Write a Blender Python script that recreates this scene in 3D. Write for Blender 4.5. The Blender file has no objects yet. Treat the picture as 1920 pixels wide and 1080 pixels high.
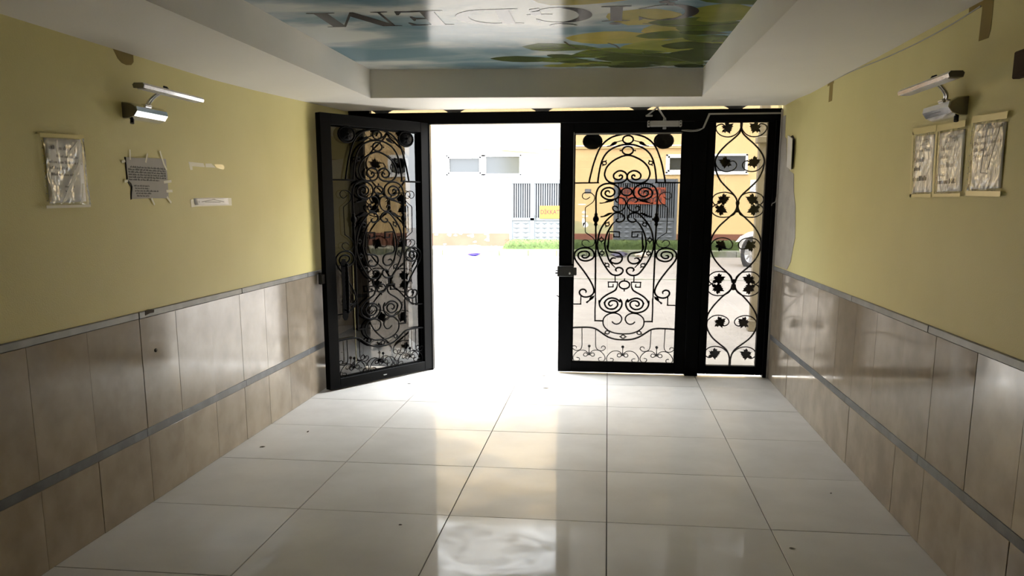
import bpy, math, random
from mathutils import Vector, Matrix
D = bpy.data
C = bpy.context.scene.collection
sc = bpy.context.scene
PI = math.pi
R = math.radians

# ---------------------------------------------------------------- camera, sky, exposure
cam_d = D.cameras.new('camera')
cam = D.objects.new('camera', cam_d)
C.objects.link(cam)
cam_d.sensor_width = 36.0
cam_d.lens = 1549.42 / 1920 * 36
cam_d.shift_x = 0.003584
cam_d.shift_y = 0.06616
cam_d.clip_end = 300
_yaw, _pit, _rol = -0.11798, 0.183376, -0.00012
_f = Vector((math.sin(_yaw) * math.cos(_pit), math.cos(_yaw) * math.cos(_pit), -math.sin(_pit)))
_r = Vector((math.cos(_yaw), -math.sin(_yaw), 0))
_u = _r.cross(_f)
_r2 = _r * math.cos(_rol) + _u * math.sin(_rol)
_u2 = _u * math.cos(_rol) - _r * math.sin(_rol)
M_ = Matrix((_r2, _u2, -_f)).transposed().to_4x4()
M_.translation = Vector((1.5725, -7.1476, 1.5747))
cam.matrix_world = M_
sc.camera = cam

SKY = 31.0
world = D.worlds.new('overcast_sky')
sc.world = world
world.use_nodes = True
_wt = world.node_tree
_bg = _wt.nodes['Background']
_bg.inputs[0].default_value = (0.93, 0.97, 1.0, 1)
# overcast sky: three times brighter at the zenith than at the horizon
_tc = _wt.nodes.new('ShaderNodeTexCoord'); _sx = _wt.nodes.new('ShaderNodeSeparateXYZ'); _mr = _wt.nodes.new('ShaderNodeMapRange')
_mr.inputs[1].default_value = 0.0; _mr.inputs[2].default_value = 1.0; _mr.inputs[3].default_value = SKY / 3; _mr.inputs[4].default_value = SKY
_wt.links.new(_tc.outputs['Generated'], _sx.inputs[0]); _wt.links.new(_sx.outputs['Z'], _mr.inputs[0]); _wt.links.new(_mr.outputs[0], _bg.inputs[1])
sc.view_settings.view_transform = 'Standard'
sc.view_settings.look = 'None'
sc.view_settings.gamma = 1
sc.view_settings.use_curve_mapping = False
sc.view_settings.exposure = 0.0
sc.cycles.max_bounces = 12
sc.cycles.diffuse_bounces = 7
sc.cycles.glossy_bounces = 5
sc.cycles.transparent_max_bounces = 16
sc.cycles.use_denoising = True
sc.cycles.sample_clamp_indirect = 10

# ---------------------------------------------------------------- helpers
class MB:
    """collects polygons and links them as one mesh object"""
    def __init__(s): s.v = []; s.f = []; s.sm = []
    def add(s, vs, fs, smooth=False):
        n = len(s.v); s.v += [tuple(v) for v in vs]
        for f in fs: s.f.append([i + n for i in f]); s.sm.append(smooth)
        return s
    def box(s, x0, x1, y0, y1, z0, z1):
        v = [(x, y, z) for x in (x0, x1) for y in (y0, y1) for z in (z0, z1)]
        return s.add(v, [(0,1,3,2),(4,6,7,5),(0,4,5,1),(2,3,7,6),(0,2,6,4),(1,5,7,3)])
    def bevbox(s, x0, x1, y0, y1, z0, z1, b):
        """box with chamfered edges"""
        xs, ys, zs = (x0, x1), (y0, y1), (z0, z1)
        v = []; idx = {}
        for i in (0,1):
            for j in (0,1):
                for k in (0,1):
                    sx, sy, sz = (1-2*i), (1-2*j), (1-2*k)
                    for a in range(3):
                        p = [xs[i]+sx*b, ys[j]+sy*b, zs[k]+sz*b]
                        p[a] = (xs[i], ys[j], zs[k])[a]
                        idx[i,j,k,a] = len(v); v.append(tuple(p))
        f = []
        for a in range(3):
            o = [t for t in range(3) if t != a]
            for sgn in (0,1):
                q = []
                for (m, n) in ((0,0),(1,0),(1,1),(0,1)):
                    c = [0,0,0]; c[a] = sgn; c[o[0]] = m; c[o[1]] = n
                    q.append(idx[c[0],c[1],c[2],a])
                f.append(q)
        for a in range(3):
            o = [t for t in range(3) if t != a]
            for m in (0,1):
                for n in (0,1):
                    c0 = [0,0,0]; c0[o[0]] = m; c0[o[1]] = n; c1 = list(c0); c1[a] = 1
                    f.append([idx[(*c0, o[0])], idx[(*c1, o[0])], idx[(*c1, o[1])], idx[(*c0, o[1])]])
        for i in (0,1):
            for j in (0,1):
                for k in (0,1):
                    f.append([idx[i,j,k,0], idx[i,j,k,1], idx[i,j,k,2]])
        return s.add(v, f)
    def hexa(s, lo, hi):
        """8-corner block from two matching quads"""
        v = list(lo) + list(hi)
        return s.add(v, [(3,2,1,0),(4,5,6,7),(0,1,5,4),(1,2,6,5),(2,3,7,6),(3,0,4,7)])
    def prism(s, pts, d0, d1, fn):
        """outline pts (2-D) extruded between d0 and d1, fn(a, b, d) -> point"""
        n = len(pts)
        v = [fn(a, b, d0) for a, b in pts] + [fn(a, b, d1) for a, b in pts]
        fs = [list(range(n))[::-1], list(range(n, 2*n))]
        fs += [[i, (i+1) % n, n + (i+1) % n, n + i] for i in range(n)]
        return s.add(v, fs)
    def tube(s, pts, r, seg=6, closed=False, cap=True, rr=None):
        pts = [Vector(p) for p in pts]; n = len(pts)
        if n < 2: return s
        up = None; rings = []
        for i, p in enumerate(pts):
            if closed: t = pts[(i+1) % n] - pts[i-1]
            else: t = pts[min(i+1, n-1)] - pts[max(i-1, 0)]
            if t.length < 1e-9: t = Vector((0,0,1))
            t.normalize()
            if up is None:
                a = Vector((0,1,0)) if abs(t.y) < .9 else Vector((1,0,0))
                up = a
            u = up - t * up.dot(t)
            if u.length < 1e-6: u = t.orthogonal()
            u.normalize(); w = t.cross(u); up = u
            q = rr[i] if rr else r
            rings.append([p + (u*math.cos(2*PI*(k+.5)/seg) + w*math.sin(2*PI*(k+.5)/seg)) * q for k in range(seg)])
        v = [x for g in rings for x in g]; fs = []
        m = n if closed else n-1
        for i in range(m):
            j = (i+1) % n
            for k in range(seg):
                l = (k+1) % seg
                fs.append([i*seg+k, i*seg+l, j*seg+l, j*seg+k])
        s.add(v, fs, seg > 4)
        if cap and not closed:
            s.add(rings[0], [list(range(seg))[::-1]]); s.add(rings[-1], [list(range(seg))])
        return s
    def lathe(s, prof, fn, seg=16, smooth=True):
        """prof: (radius, height) pairs; fn(x, y, h) -> point"""
        v = []; fs = []
        for r, h in prof:
            for k in range(seg):
                a = 2*PI*k/seg; v.append(fn(r*math.cos(a), r*math.sin(a), h))
        for i in range(len(prof)-1):
            for k in range(seg):
                l = (k+1) % seg
                fs.append([i*seg+k, i*seg+l, (i+1)*seg+l, (i+1)*seg+k])
        fs.append(list(range(seg))[::-1]); fs.append([(len(prof)-1)*seg+k for k in range(seg)])
        return s.add(v, fs, smooth)
    def mesh(s, name, m=None):
        me = D.meshes.new(name)
        me.from_pydata(s.v, [], s.f)
        me.polygons.foreach_set('use_smooth', s.sm)
        if m: me.materials.append(m)
        me.validate(); me.update()
        return me
    def build(s, name, m, parent=None, **k):
        return link(name, s.mesh(name, m), parent, **k)

def link(name, data, parent=None, label=None, cat=None, group=None, kind=None, loc=None, rot=None):
    o = D.objects.new(name, data); C.objects.link(o)
    if parent: o.parent = parent
    if loc: o.location = loc
    if rot: o.rotation_euler = rot
    if label: o['label'] = label
    if cat: o['category'] = cat
    if group: o['group'] = group
    if kind: o['kind'] = kind
    return o
def thing(name, label, cat, loc=(0,0,0), rot=(0,0,0), group=None, kind=None):
    return link(name, None, None, label, cat, group, kind, loc, rot)
def copy_tree(o, parent=None):
    c = o.copy(); C.objects.link(c); c.parent = parent
    for ch in list(o.children): copy_tree(ch, c)
    return c
def smooth_path(p, k=5, closed=False):
    p = [Vector(q) for q in p]; n = len(p); out = []
    if n < 3: return p
    for i in range(n if closed else n-1):
        if closed: a, b, c, d = p[i-1], p[i], p[(i+1) % n], p[(i+2) % n]
        else: a, b, c, d = p[max(i-1,0)], p[i], p[i+1], p[min(i+2, n-1)]
        for j in range(k):
            t = j/k
            out.append(.5*((2*b) + (c-a)*t + (2*a-5*b+4*c-d)*t*t + (3*b-a-3*c+d)*t**3))
    if not closed: out.append(p[-1])
    return out
def flat_text(txt, size, fn, m, name, parent, bold=0.0, align='CENTER', depth=0):
    """a word as flat mesh lettering, fn(x, y) -> point"""
    cu = D.curves.new('word', 'FONT'); cu.body = txt; cu.size = size; cu.align_x = align; cu.align_y = 'CENTER'
    cu.offset = bold; cu.resolution_u = 3
    t = D.objects.new('word', cu); C.objects.link(t)
    me = D.meshes.new_from_object(t)
    D.objects.remove(t); D.curves.remove(cu)
    for v in me.vertices: v.co = Vector(fn(v.co.x, v.co.y))
    me.materials.clear(); me.materials.append(m)
    return link(name, me, parent)
def outline_mesh(loops, fn, name, m, parent):
    """filled flat outline with holes"""
    cu = D.curves.new('outline', 'CURVE'); cu.dimensions = '2D'; cu.fill_mode = 'BOTH'
    for lp in loops:
        sp = cu.splines.new('POLY'); sp.points.add(len(lp)-1); sp.use_cyclic_u = True
        for q, (a, b) in zip(sp.points, lp): q.co = (a, b, 0, 1)
    t = D.objects.new('outline', cu); C.objects.link(t)
    me = D.meshes.new_from_object(t)
    D.objects.remove(t); D.curves.remove(cu)
    for v in me.vertices: v.co = Vector(fn(v.co.x, v.co.y))
    me.materials.clear(); me.materials.append(m)
    return link(name, me, parent)

# ---------------------------------------------------------------- materials
def mat(name, col, rough=.6, metal=0.0, col2=None, scale=3.0, detail=4.0, bump=0.0, bscale=None, spec=.5, rand=0.0, stretch=None, coat=0.0, rough2=None, lo=.35, hi=.65):
    m = D.materials.new(name); m.use_nodes = True
    nt = m.node_tree; nd = nt.nodes; ln = nt.links
    b = nd['Principled BSDF']
    b.inputs['Base Color'].default_value = (*col, 1)
    b.inputs['Roughness'].default_value = rough
    b.inputs['Metallic'].default_value = metal
    b.inputs['Specular IOR Level'].default_value = spec
    if coat: b.inputs['Coat Weight'].default_value = coat; b.inputs['Coat Roughness'].default_value = .05
    tc = nd.new('ShaderNodeTexCoord'); src = tc.outputs['Object']
    if rand:
        oi = nd.new('ShaderNodeObjectInfo')
        va = nd.new('ShaderNodeVectorMath'); va.operation = 'ADD'
        vm = nd.new('ShaderNodeVectorMath'); vm.operation = 'SCALE'; vm.inputs[3].default_value = 37.0
        cx = nd.new('ShaderNodeCombineXYZ')
        for i in range(3): ln.new(oi.outputs['Random'], cx.inputs[i])
        ln.new(cx.outputs[0], vm.inputs[0]); ln.new(src, va.inputs[0]); ln.new(vm.outputs[0], va.inputs[1]); src = va.outputs[0]
    if stretch:
        mp = nd.new('ShaderNodeMapping'); mp.inputs['Scale'].default_value = stretch
        ln.new(src, mp.inputs['Vector']); src = mp.outputs[0]
    out = None
    if col2 or rough2 is not None:
        nz = nd.new('ShaderNodeTexNoise'); nz.inputs['Scale'].default_value = scale; nz.inputs['Detail'].default_value = detail
        ln.new(src, nz.inputs['Vector'])
        rp = nd.new('ShaderNodeMapRange'); rp.inputs[1].default_value = lo; rp.inputs[2].default_value = hi
        ln.new(nz.outputs['Fac'], rp.inputs[0])
        if rough2 is not None:
            mr = nd.new('ShaderNodeMapRange'); mr.inputs[3].default_value = rough; mr.inputs[4].default_value = rough2
            ln.new(rp.outputs[0], mr.inputs[0]); ln.new(mr.outputs[0], b.inputs['Roughness'])
    if col2:
        mx = nd.new('ShaderNodeMix'); mx.data_type = 'RGBA'
        mx.inputs[6].default_value = (*col, 1); mx.inputs[7].default_value = (*col2, 1)
        ln.new(rp.outputs[0], mx.inputs[0]); out = mx.outputs[2]
    if rand:
        hs = nd.new('ShaderNodeHueSaturation')
        if out: ln.new(out, hs.inputs['Color'])
        else: hs.inputs['Color'].default_value = (*col, 1)
        mr = nd.new('ShaderNodeMapRange'); mr.inputs[3].default_value = 1-rand; mr.inputs[4].default_value = 1+rand
        ln.new(oi.outputs['Random'], mr.inputs[0]); ln.new(mr.outputs[0], hs.inputs['Value']); out = hs.outputs[0]
    if out: ln.new(out, b.inputs['Base Color'])
    if bump:
        n2 = nd.new('ShaderNodeTexNoise'); n2.inputs['Scale'].default_value = bscale or scale*8; n2.inputs['Detail'].default_value = 3
        ln.new(src, n2.inputs['Vector'])
        bp = nd.new('ShaderNodeBump'); bp.inputs['Strength'].default_value = bump; bp.inputs['Distance'].default_value = .01
        ln.new(n2.outputs['Fac'], bp.inputs['Height']); ln.new(bp.outputs[0], b.inputs['Normal'])
    return m
def glass(name, tint, gloss_rough=0.02, ior=1.45, bump=0, bscale=20, extra=0.0):
    """thin pane: tinted see-through plus a mirror reflection that grows at grazing angles"""
    m = D.materials.new(name); m.use_nodes = True
    nt = m.node_tree; nd = nt.nodes; ln = nt.links
    for n in list(nd): nd.remove(n)
    o = nd.new('ShaderNodeOutputMaterial'); mx = nd.new('ShaderNodeMixShader')
    tr = nd.new('ShaderNodeBsdfTransparent'); tr.inputs[0].default_value = (*tint, 1)
    gl = nd.new('ShaderNodeBsdfGlossy'); gl.inputs['Roughness'].default_value = gloss_rough
    fr = nd.new('ShaderNodeFresnel'); fr.inputs[0].default_value = ior
    src = fr.outputs[0]
    if extra:
        ad = nd.new('ShaderNodeMath'); ad.operation = 'ADD'; ad.inputs[1].default_value = extra; ad.use_clamp = True
        ln.new(src, ad.inputs[0]); src = ad.outputs[0]
    if bump:
        tc = nd.new('ShaderNodeTexCoord'); n2 = nd.new('ShaderNodeTexNoise'); n2.inputs['Scale'].default_value = bscale
        ln.new(tc.outputs['Object'], n2.inputs['Vector'])
        bp = nd.new('ShaderNodeBump'); bp.inputs['Strength'].default_value = bump; bp.inputs['Distance'].default_value = .02
        ln.new(n2.outputs['Fac'], bp.inputs['Height']); ln.new(bp.outputs[0], gl.inputs['Normal']); ln.new(bp.outputs[0], fr.inputs['Normal'])
    ge = nd.new('ShaderNodeNewGeometry')
    sb = nd.new('ShaderNodeMath'); sb.operation = 'SUBTRACT'; sb.inputs[0].default_value = 1.0
    mu = nd.new('ShaderNodeMath'); mu.operation = 'MULTIPLY'
    ln.new(ge.outputs['Backfacing'], sb.inputs[1]); ln.new(src, mu.inputs[0]); ln.new(sb.outputs[0], mu.inputs[1]); src = mu.outputs[0]
    ln.new(src, mx.inputs[0]); ln.new(tr.outputs[0], mx.inputs[1]); ln.new(gl.outputs[0], mx.inputs[2]); ln.new(mx.outputs[0], o.inputs[0])
    return m

def flat_strip(pts, w, fn):
    """a ribbon of width w along a 2-D path"""
    b = MB(); n = len(pts); v = []
    for i, (x, y) in enumerate(pts):
        x0, y0 = pts[max(i-1, 0)]; x1, y1 = pts[min(i+1, n-1)]
        l = math.hypot(x1-x0, y1-y0) or 1
        nx, ny = -(y1-y0)/l*w/2, (x1-x0)/l*w/2
        v += [fn(x+nx, y+ny), fn(x-nx, y-ny)]
    return b.add(v, [[2*i, 2*i+1, 2*i+3, 2*i+2] for i in range(n-1)])

mat_yellow = mat('yellow_wall_paint', (.605, .54, .235), .55, col2=(.56, .50, .21), scale=1.3, bump=.12, bscale=160, spec=.35)
mat_white = mat('ceiling_white_paint', (.72, .69, .63), .7, col2=(.67, .64, .58), scale=.9, bump=.06, bscale=90)
mat_marble = mat('beige_marble', (.345, .295, .235), .07, col2=(.272, .226, .175), scale=5.5, detail=10, bump=.015, bscale=9, rand=.06, rough2=.16, lo=.36, hi=.64, spec=.32)
mat_strip = mat('grey_blue_marble', (.06, .068, .08), .4, col2=(.11, .12, .135), scale=9, rand=.06, lo=.45, hi=.75)
mat_cap = mat('grey_cap_marble', (.20, .205, .205), .45, col2=(.12, .125, .13), scale=6, rand=.05)
mat_tile = mat('polished_cream_tile', (.635, .62, .60), .36, col2=(.575, .56, .54), scale=2.2, detail=6, rough2=.5, rand=.03, lo=.38, hi=.66, bump=.012, bscale=5, spec=.03, coat=.10)
_nt = mat_tile.node_tree; _b = _nt.nodes['Principled BSDF']
_n = _nt.nodes.new('ShaderNodeTexNoise'); _n.inputs['Scale'].default_value = 3.2; _n.inputs['Detail'].default_value = 10; _n.inputs['Roughness'].default_value = .68; _n.inputs['Distortion'].default_value = .8
_g = _nt.nodes.new('ShaderNodeNewGeometry'); _nt.links.new(_g.outputs['Position'], _n.inputs['Vector'])
_m = _nt.nodes.new('ShaderNodeMapRange'); _m.inputs[1].default_value = .40; _m.inputs[2].default_value = .60; _m.inputs[3].default_value = .04; _m.inputs[4].default_value = .19
_nt.links.new(_n.outputs['Fac'], _m.inputs[0]); _nt.links.new(_m.outputs[0], _b.inputs['Coat Weight'])
mat_grout = mat('dark_grout', (.03, .026, .022), .9)
mat_mortar = mat('mortar', (.21, .17, .13), .95)
mat_black = mat('black_painted_steel', (.0013, .0013, .0014), .5, col2=(.002, .002, .0022), scale=6, bump=.03, bscale=60, spec=.06)
mat_iron = mat('black_wrought_iron', (.0015, .0015, .0016), .45, bump=.06, bscale=90, spec=.04)
mat_bead = mat('grey_glazing_bead', (.20, .20, .185), .5)
mat_chrome = mat('polished_chrome', (.62, .62, .63), .12, metal=1)
mat_alu = mat('silver_painted_metal', (.36, .355, .34), .42, metal=.3)
mat_darkgrey = mat('dark_plastic', (.02, .02, .02), .45)
mat_white_plastic = mat('white_plastic', (.62, .61, .58), .4)
mat_cable = mat('grey_cable_sheath', (.34, .33, .30), .5)
mat_paper = mat('white_paper', (.90, .88, .87), .5, col2=(.86, .84, .83), scale=6)
mat_grey_paper = mat('greyish_paper', (.47, .445, .42), .8, col2=(.43, .41, .385), scale=5)
mat_ink = mat('printer_ink', (.05, .05, .05), .8)
mat_ink_soft = mat('faded_ink', (.32, .31, .305), .8)
mat_tape = mat('masking_tape', (.78, .74, .60), .55)
mat_brown_tape = mat('brown_packing_tape', (.23, .165, .04), .7, spec=.2)
mat_clear_tape = mat('yellowed_clear_tape', (.62, .53, .20), .3)
mat_plaster = mat('bare_grey_plaster', (.40, .37, .33), .9, col2=(.33, .305, .27), scale=6, bump=.3, bscale=40)
mat_sleeve = glass('clear_plastic_sleeve', (.985, .985, .985), .12, 1.4, bump=.9, bscale=16)
mat_pane = glass('grey_tinted_glass', (.43, .421, .410), .01, 1.5, extra=.02)
mat_hole = mat('dark_cavity', (.03, .022, .015), .9)
mat_dark_chrome = mat('shaded_chrome', (.22, .22, .225), .3, metal=1)
mat_dirt = mat('dry_leaf_brown', (.05, .035, .02), .8)

XL, XR, YB, YD = -.808, 3.05, -11.0, .47
# ---------------------------------------------------------------- walls
wl = MB().box(XL-.3, XL-.02, YB-.2, YD+.1, -.1, 1.0).box(XL-.3, XL, YB-.2, YD+.1, 1.0, 3.2).build('wall_left', mat_yellow, label='yellow painted left wall above a beige marble dado with grey stripe', kind='structure')
wr = MB().box(XR+.02, XR+.3, YB-.2, YD+.1, -.1, 1.0).box(XR, XR+.3, YB-.2, YD+.1, 1.0, 3.2).build('wall_right', mat_yellow, label='yellow painted right wall above a beige marble dado, bare plaster by the door', kind='structure')
wb = MB().box(XL-.3, XR+.3, YB-.4, YB, -.1, 3.2).build('wall_back', mat_yellow, label='yellow wall at the far inner end of the hall', kind='structure')
wf = MB().box(XL-3.3, XR+3.3, YD, YD+.3, 2.78, 5.5).box(XL-3.3, XL-.02, YD+.1, YD+.3, -.1, 2.78).box(XR+.02, XR+3.3, YD+.1, YD+.3, -.1, 2.78).build('wall_front', mat_yellow, label='yellow street wall above the doorway', kind='structure')
# the ground under the tiles
fl = MB().box(XL-.02, XR+.02, YB, .8, -.12, -.006).build('floor', mat_grout, label='cream polished tile floor with thin dark joints', kind='structure')

rng = random.Random(4)
def panels(side, wall):
    sgn = 1 if side == 'l' else -1
    xw = XL if side == 'l' else XR
    ys = []
    y = .44 if side == 'l' else .40
    edges = [.46]
    first = [-.03, -.40, -.80, -1.21, -1.61, -2.01, -2.42, -2.83, -3.19, -3.63, -4.04, -4.45] if side == 'l' else [.07, -.33, -.74, -1.17, -1.69, -2.08, -2.46, -2.90, -3.29, -3.71, -4.12, -4.53]
    edges += first
    while edges[-1] > -8.2: edges.append(edges[-1] - .41)
    for a, b in zip(edges, edges[1:]):
        for z0, z1 in ((.0, .362), (.406, .985)):
            d = rng.uniform(-.0015, .0015)
            x0, x1 = xw - sgn*.021, xw + sgn*(.001+d)
            MB().bevbox(min(x0,x1), max(x0,x1), b+.0008, a-.0008, z0+.001, z1-.0005, .0012).build('marble_panel', mat_marble, wall)
    e2 = edges[0]
    k = 0
    while e2 > -8.2:
        n = max(e2 - 1.22, -8.6)
        x0, x1 = xw - sgn*.021, xw + sgn*.0015
        MB().bevbox(min(x0,x1), max(x0,x1), n+.001, e2-.001, .3625, .4055, .001).build('stripe_strip', mat_strip, wall)
        x1 = xw + sgn*.008
        MB().bevbox(min(x0,x1), max(x0,x1), n+.0015, e2-.0015, .986, 1.022, .004).build('cap_strip', mat_cap, wall)
        e2 = n
    MB().box(min(xw-sgn*.021, xw-sgn*.019), max(xw-sgn*.021, xw-sgn*.019), -8.6, .46, 0, .99).build('mortar_bed', mat_mortar, wall)
panels('l', wl); panels('r', wr)
MB().prism([(-3.145,.998),(-3.10,1.004),(-3.06,1.003),(-3.055,1.018),(-3.10,1.0235),(-3.14,1.021)], XL+.0005, XL+.0092, lambda a,b,d:(d,a,b)).build('chipped_notch', mat_hole, wl, label='dark chipped notch in the cap')
MB().lathe([(.0001,.0008),(.009,.0012),(.011,.0030)], lambda x,y,h:(XL+h,-3.06+x*1.4,.80+y), 10).build('drill_hole', mat_hole, wl, label='small dark hole in the marble')
# bare plaster on the right wall beside the door frame
pl = [(.44,2.30),(.31,2.30),(.29,2.12),(.22,2.10),(.17,1.92),(.02,1.83),(-.14,1.80),(-.18,1.66),(-.27,1.55),(-.31,1.40),(-.33,1.30),(-.27,1.20),(-.22,1.10),(-.10,1.03),(.46,1.03),(.46,1.5)]
MB().prism(pl, XR+.001, XR-.003, lambda a,b,d:(d,a,b)).build('bare_plaster_patch', mat_plaster, wr, label='grey patch of unpainted plaster')
MB().prism([(.47,0),(.47,2.36),(.425,2.36),(.43,0)], XR+.001, XR-.012, lambda a,b,d:(d,a,b)).build('plaster_edge', mat_plaster, wr, label='rough plaster edge against the door frame')

# ---------------------------------------------------------------- floor tiles (80 cm columns as laid)
cols = [(XL-.015, 0), (0, .8), (.8, 1.6), (1.6, 2.4), (2.4, XR+.015)]
tile_mesh = {}
for ci, (x0, x1) in enumerate(cols):
    w = x1 - x0
    tile_mesh[ci] = MB().bevbox(.0024, w-.0024, .0024, .7976, -.010, 0, .001).mesh('tile', mat_tile)
for r in range(-11, 1):
    for ci, (x0, x1) in enumerate(cols):
        if r == 0:
            o = MB().bevbox(.0024, x1-x0-.0024, .0024, .66, -.010, 0, .001).build('tile', mat_tile, fl)
        else:
            o = link('tile', tile_mesh[ci], fl)
        o.location = (x0, r*.8, rng.uniform(-.0004, .0003))
fl['label'] = 'cream polished tile floor with thin dark joints'

# ---------------------------------------------------------------- dropped ceiling with a recessed printed panel
ce = MB()
ystn = [.36, .2, -.1, -.523, -.9, -1.6, -2.2, -3.0, -4.0, -5.2, -7.5]
def zl(y): return 2.386 if y > .25 else (2.302 if y < -2.0 else 2.302 + (y+2.0)/2.25*.084)
def zr(y): return 2.386 if y > -.5 else 2.372
inL = lambda y: -.309 - (.011)*max(0, min(1, (-.5-y)/3.3))
inR = lambda y: 2.283 + .047*max(0, min(1, (-.3-y)/3.2))
ZS = 2.387
def q(a,b,c,d): ce.add([a,b,c,d], [(0,1,2,3)])
for a, b in zip(ystn, ystn[1:]):
    if b >= -.53:
        q((XL,a,zl(a)), (XL,b,zl(b)), (inL(b),b,ZS), (inL(a),a,ZS))
        ya, yb = a, b
        q((inL(a),a,ZS), (inL(b),b,ZS), (inR(b) if b>-.5 else 2.283, min(b, .36) if b>-.5 else -.315, ZS), (inR(a),a,ZS)) if b > -.5 else q((inL(a),a,ZS),(inL(b),b,ZS),(2.283,-.315,ZS),(inR(a),a,ZS))
        q((inR(a),a,ZS), (inR(b),b,ZS), (XR,b,zr(b)), (XR,a,zr(a)))
    else:
        q((XL,a,zl(a)), (XL,b,zl(b)), (inL(b),b,ZS), (inL(a),a,ZS))
        q((inR(a),a,ZS), (inR(b),b,ZS), (XR,b,zr(b)), (XR,a,zr(a)))
ce.add([(2.283,-.315,ZS),(2.283,-.523,ZS),(inR(-.523),-.523,ZS)], [(0,1,2)])
q((XL,-7.5,2.302),(XL,YB,2.302),(XR,YB,2.372),(XR,-7.5,2.372))
ZP = 2.602
q((-.309,-.523,ZS),(-.309,-.523,ZP+.02),(2.283,-.315,ZP+.02),(2.283,-.315,ZS))
yy = [-.523,-2.0,-3.77,-5.2,-7.5]
for a, b in zip(yy, yy[1:]): q((inL(a),a,ZS),(inL(b),b,ZS),(inL(b),b,ZP+.02),(inL(a),a,ZP+.02))
yy = [-.315,-2.0,-3.45,-5.2,-7.5]
for a, b in zip(yy, yy[1:]): q((inR(a),a,ZS),(inR(b),b,ZS),(inR(b),b,ZP+.02),(inR(a),a,ZP+.02))
q((inL(-7.5),-7.5,ZS),(inR(-7.5),-7.5,ZS),(inR(-7.5),-7.5,ZP+.02),(inL(-7.5),-7.5,ZP+.02))
q((XL,.36,2.386),(XR,.36,2.386),(XR,.36,2.76),(XL,.36,2.76))
ce.box(XL-.3, XR+.3, YB-.4, YD+.3, 2.76, 3.0)
ceil = ce.build('ceiling', mat_white, label='white dropped ceiling around a printed recess', kind='structure')

# the printed stretch panel
m = mat('printed_sky_film', (.135, .19, .215), .18, spec=.02)
nt = m.node_tree; nd = nt.nodes; ln = nt.links; bs = nd['Principled BSDF']
tc = nd['Texture Coordinate']
mp = nd.new('ShaderNodeMapping'); mp.inputs['Scale'].default_value = (.75, 1.5, 1); mp.inputs['Location'].default_value = (.7, .35, 0)
nz = nd.new('ShaderNodeTexNoise'); nz.inputs['Scale'].default_value = 1.35; nz.inputs['Detail'].default_value = 5; nz.inputs['Distortion'].default_value = .3
cr = nd.new('ShaderNodeValToRGB')
cr.color_ramp.elements[0].position = .40; cr.color_ramp.elements[0].color = (.115, .19, .225, 1)
cr.color_ramp.elements[1].position = .60; cr.color_ramp.elements[1].color = (.46, .47, .44, 1)
e = cr.color_ramp.elements.new(.49); e.color = (.20, .265, .285, 1)
ln.new(tc.outputs['Object'], mp.inputs[0]); ln.new(mp.outputs[0], nz.inputs['Vector']); ln.new(nz.outputs['Fac'], cr.inputs[0]); ln.new(cr.outputs[0], bs.inputs['Base Color'])
mat_film = m
panel = MB().box(-.33, 2.34, -7.5, -.30, ZP, ZP+.012).build('printed_panel', mat_film, ceil, label='glossy panel printed with sky, leaves and upside-down lettering')
leafm = [mat('leaf_print_%s' % n, c, .18, col2=c2, scale=5, spec=.015) for n, c, c2 in (
    ('dark', (.018,.030,.007), (.038,.058,.012)), ('mid', (.052,.076,.014), (.09,.115,.022)), ('light', (.15,.165,.03), (.21,.205,.042)), ('yellow', (.33,.265,.055), (.25,.22,.05)))]
mat_twig = mat('twig_print', (.05, .04, .02), .14, spec=.07)
def leaf2d(cx, cy, L, W, a, rg):
    ts = [0,.06,.16,.3,.45,.6,.74,.86,.94]
    wd = [.0,.40,.78,1.0,1.0,.84,.58,.30,.12]
    up = [(t*L, w*W*.5*rg.uniform(.88,1.1)) for t, w in zip(ts, wd)]
    lo = [(t*L, -w*W*.5*rg.uniform(.88,1.1)) for t, w in zip(ts[1:], wd[1:])][::-1]
    pts = up + [(L, 0)] + lo
    ca, sa = math.cos(a), math.sin(a)
    return [(cx + x*ca - y*sa, cy + x*sa + y*ca) for x, y in pts]
rl = random.Random(21)
specs = []
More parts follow.
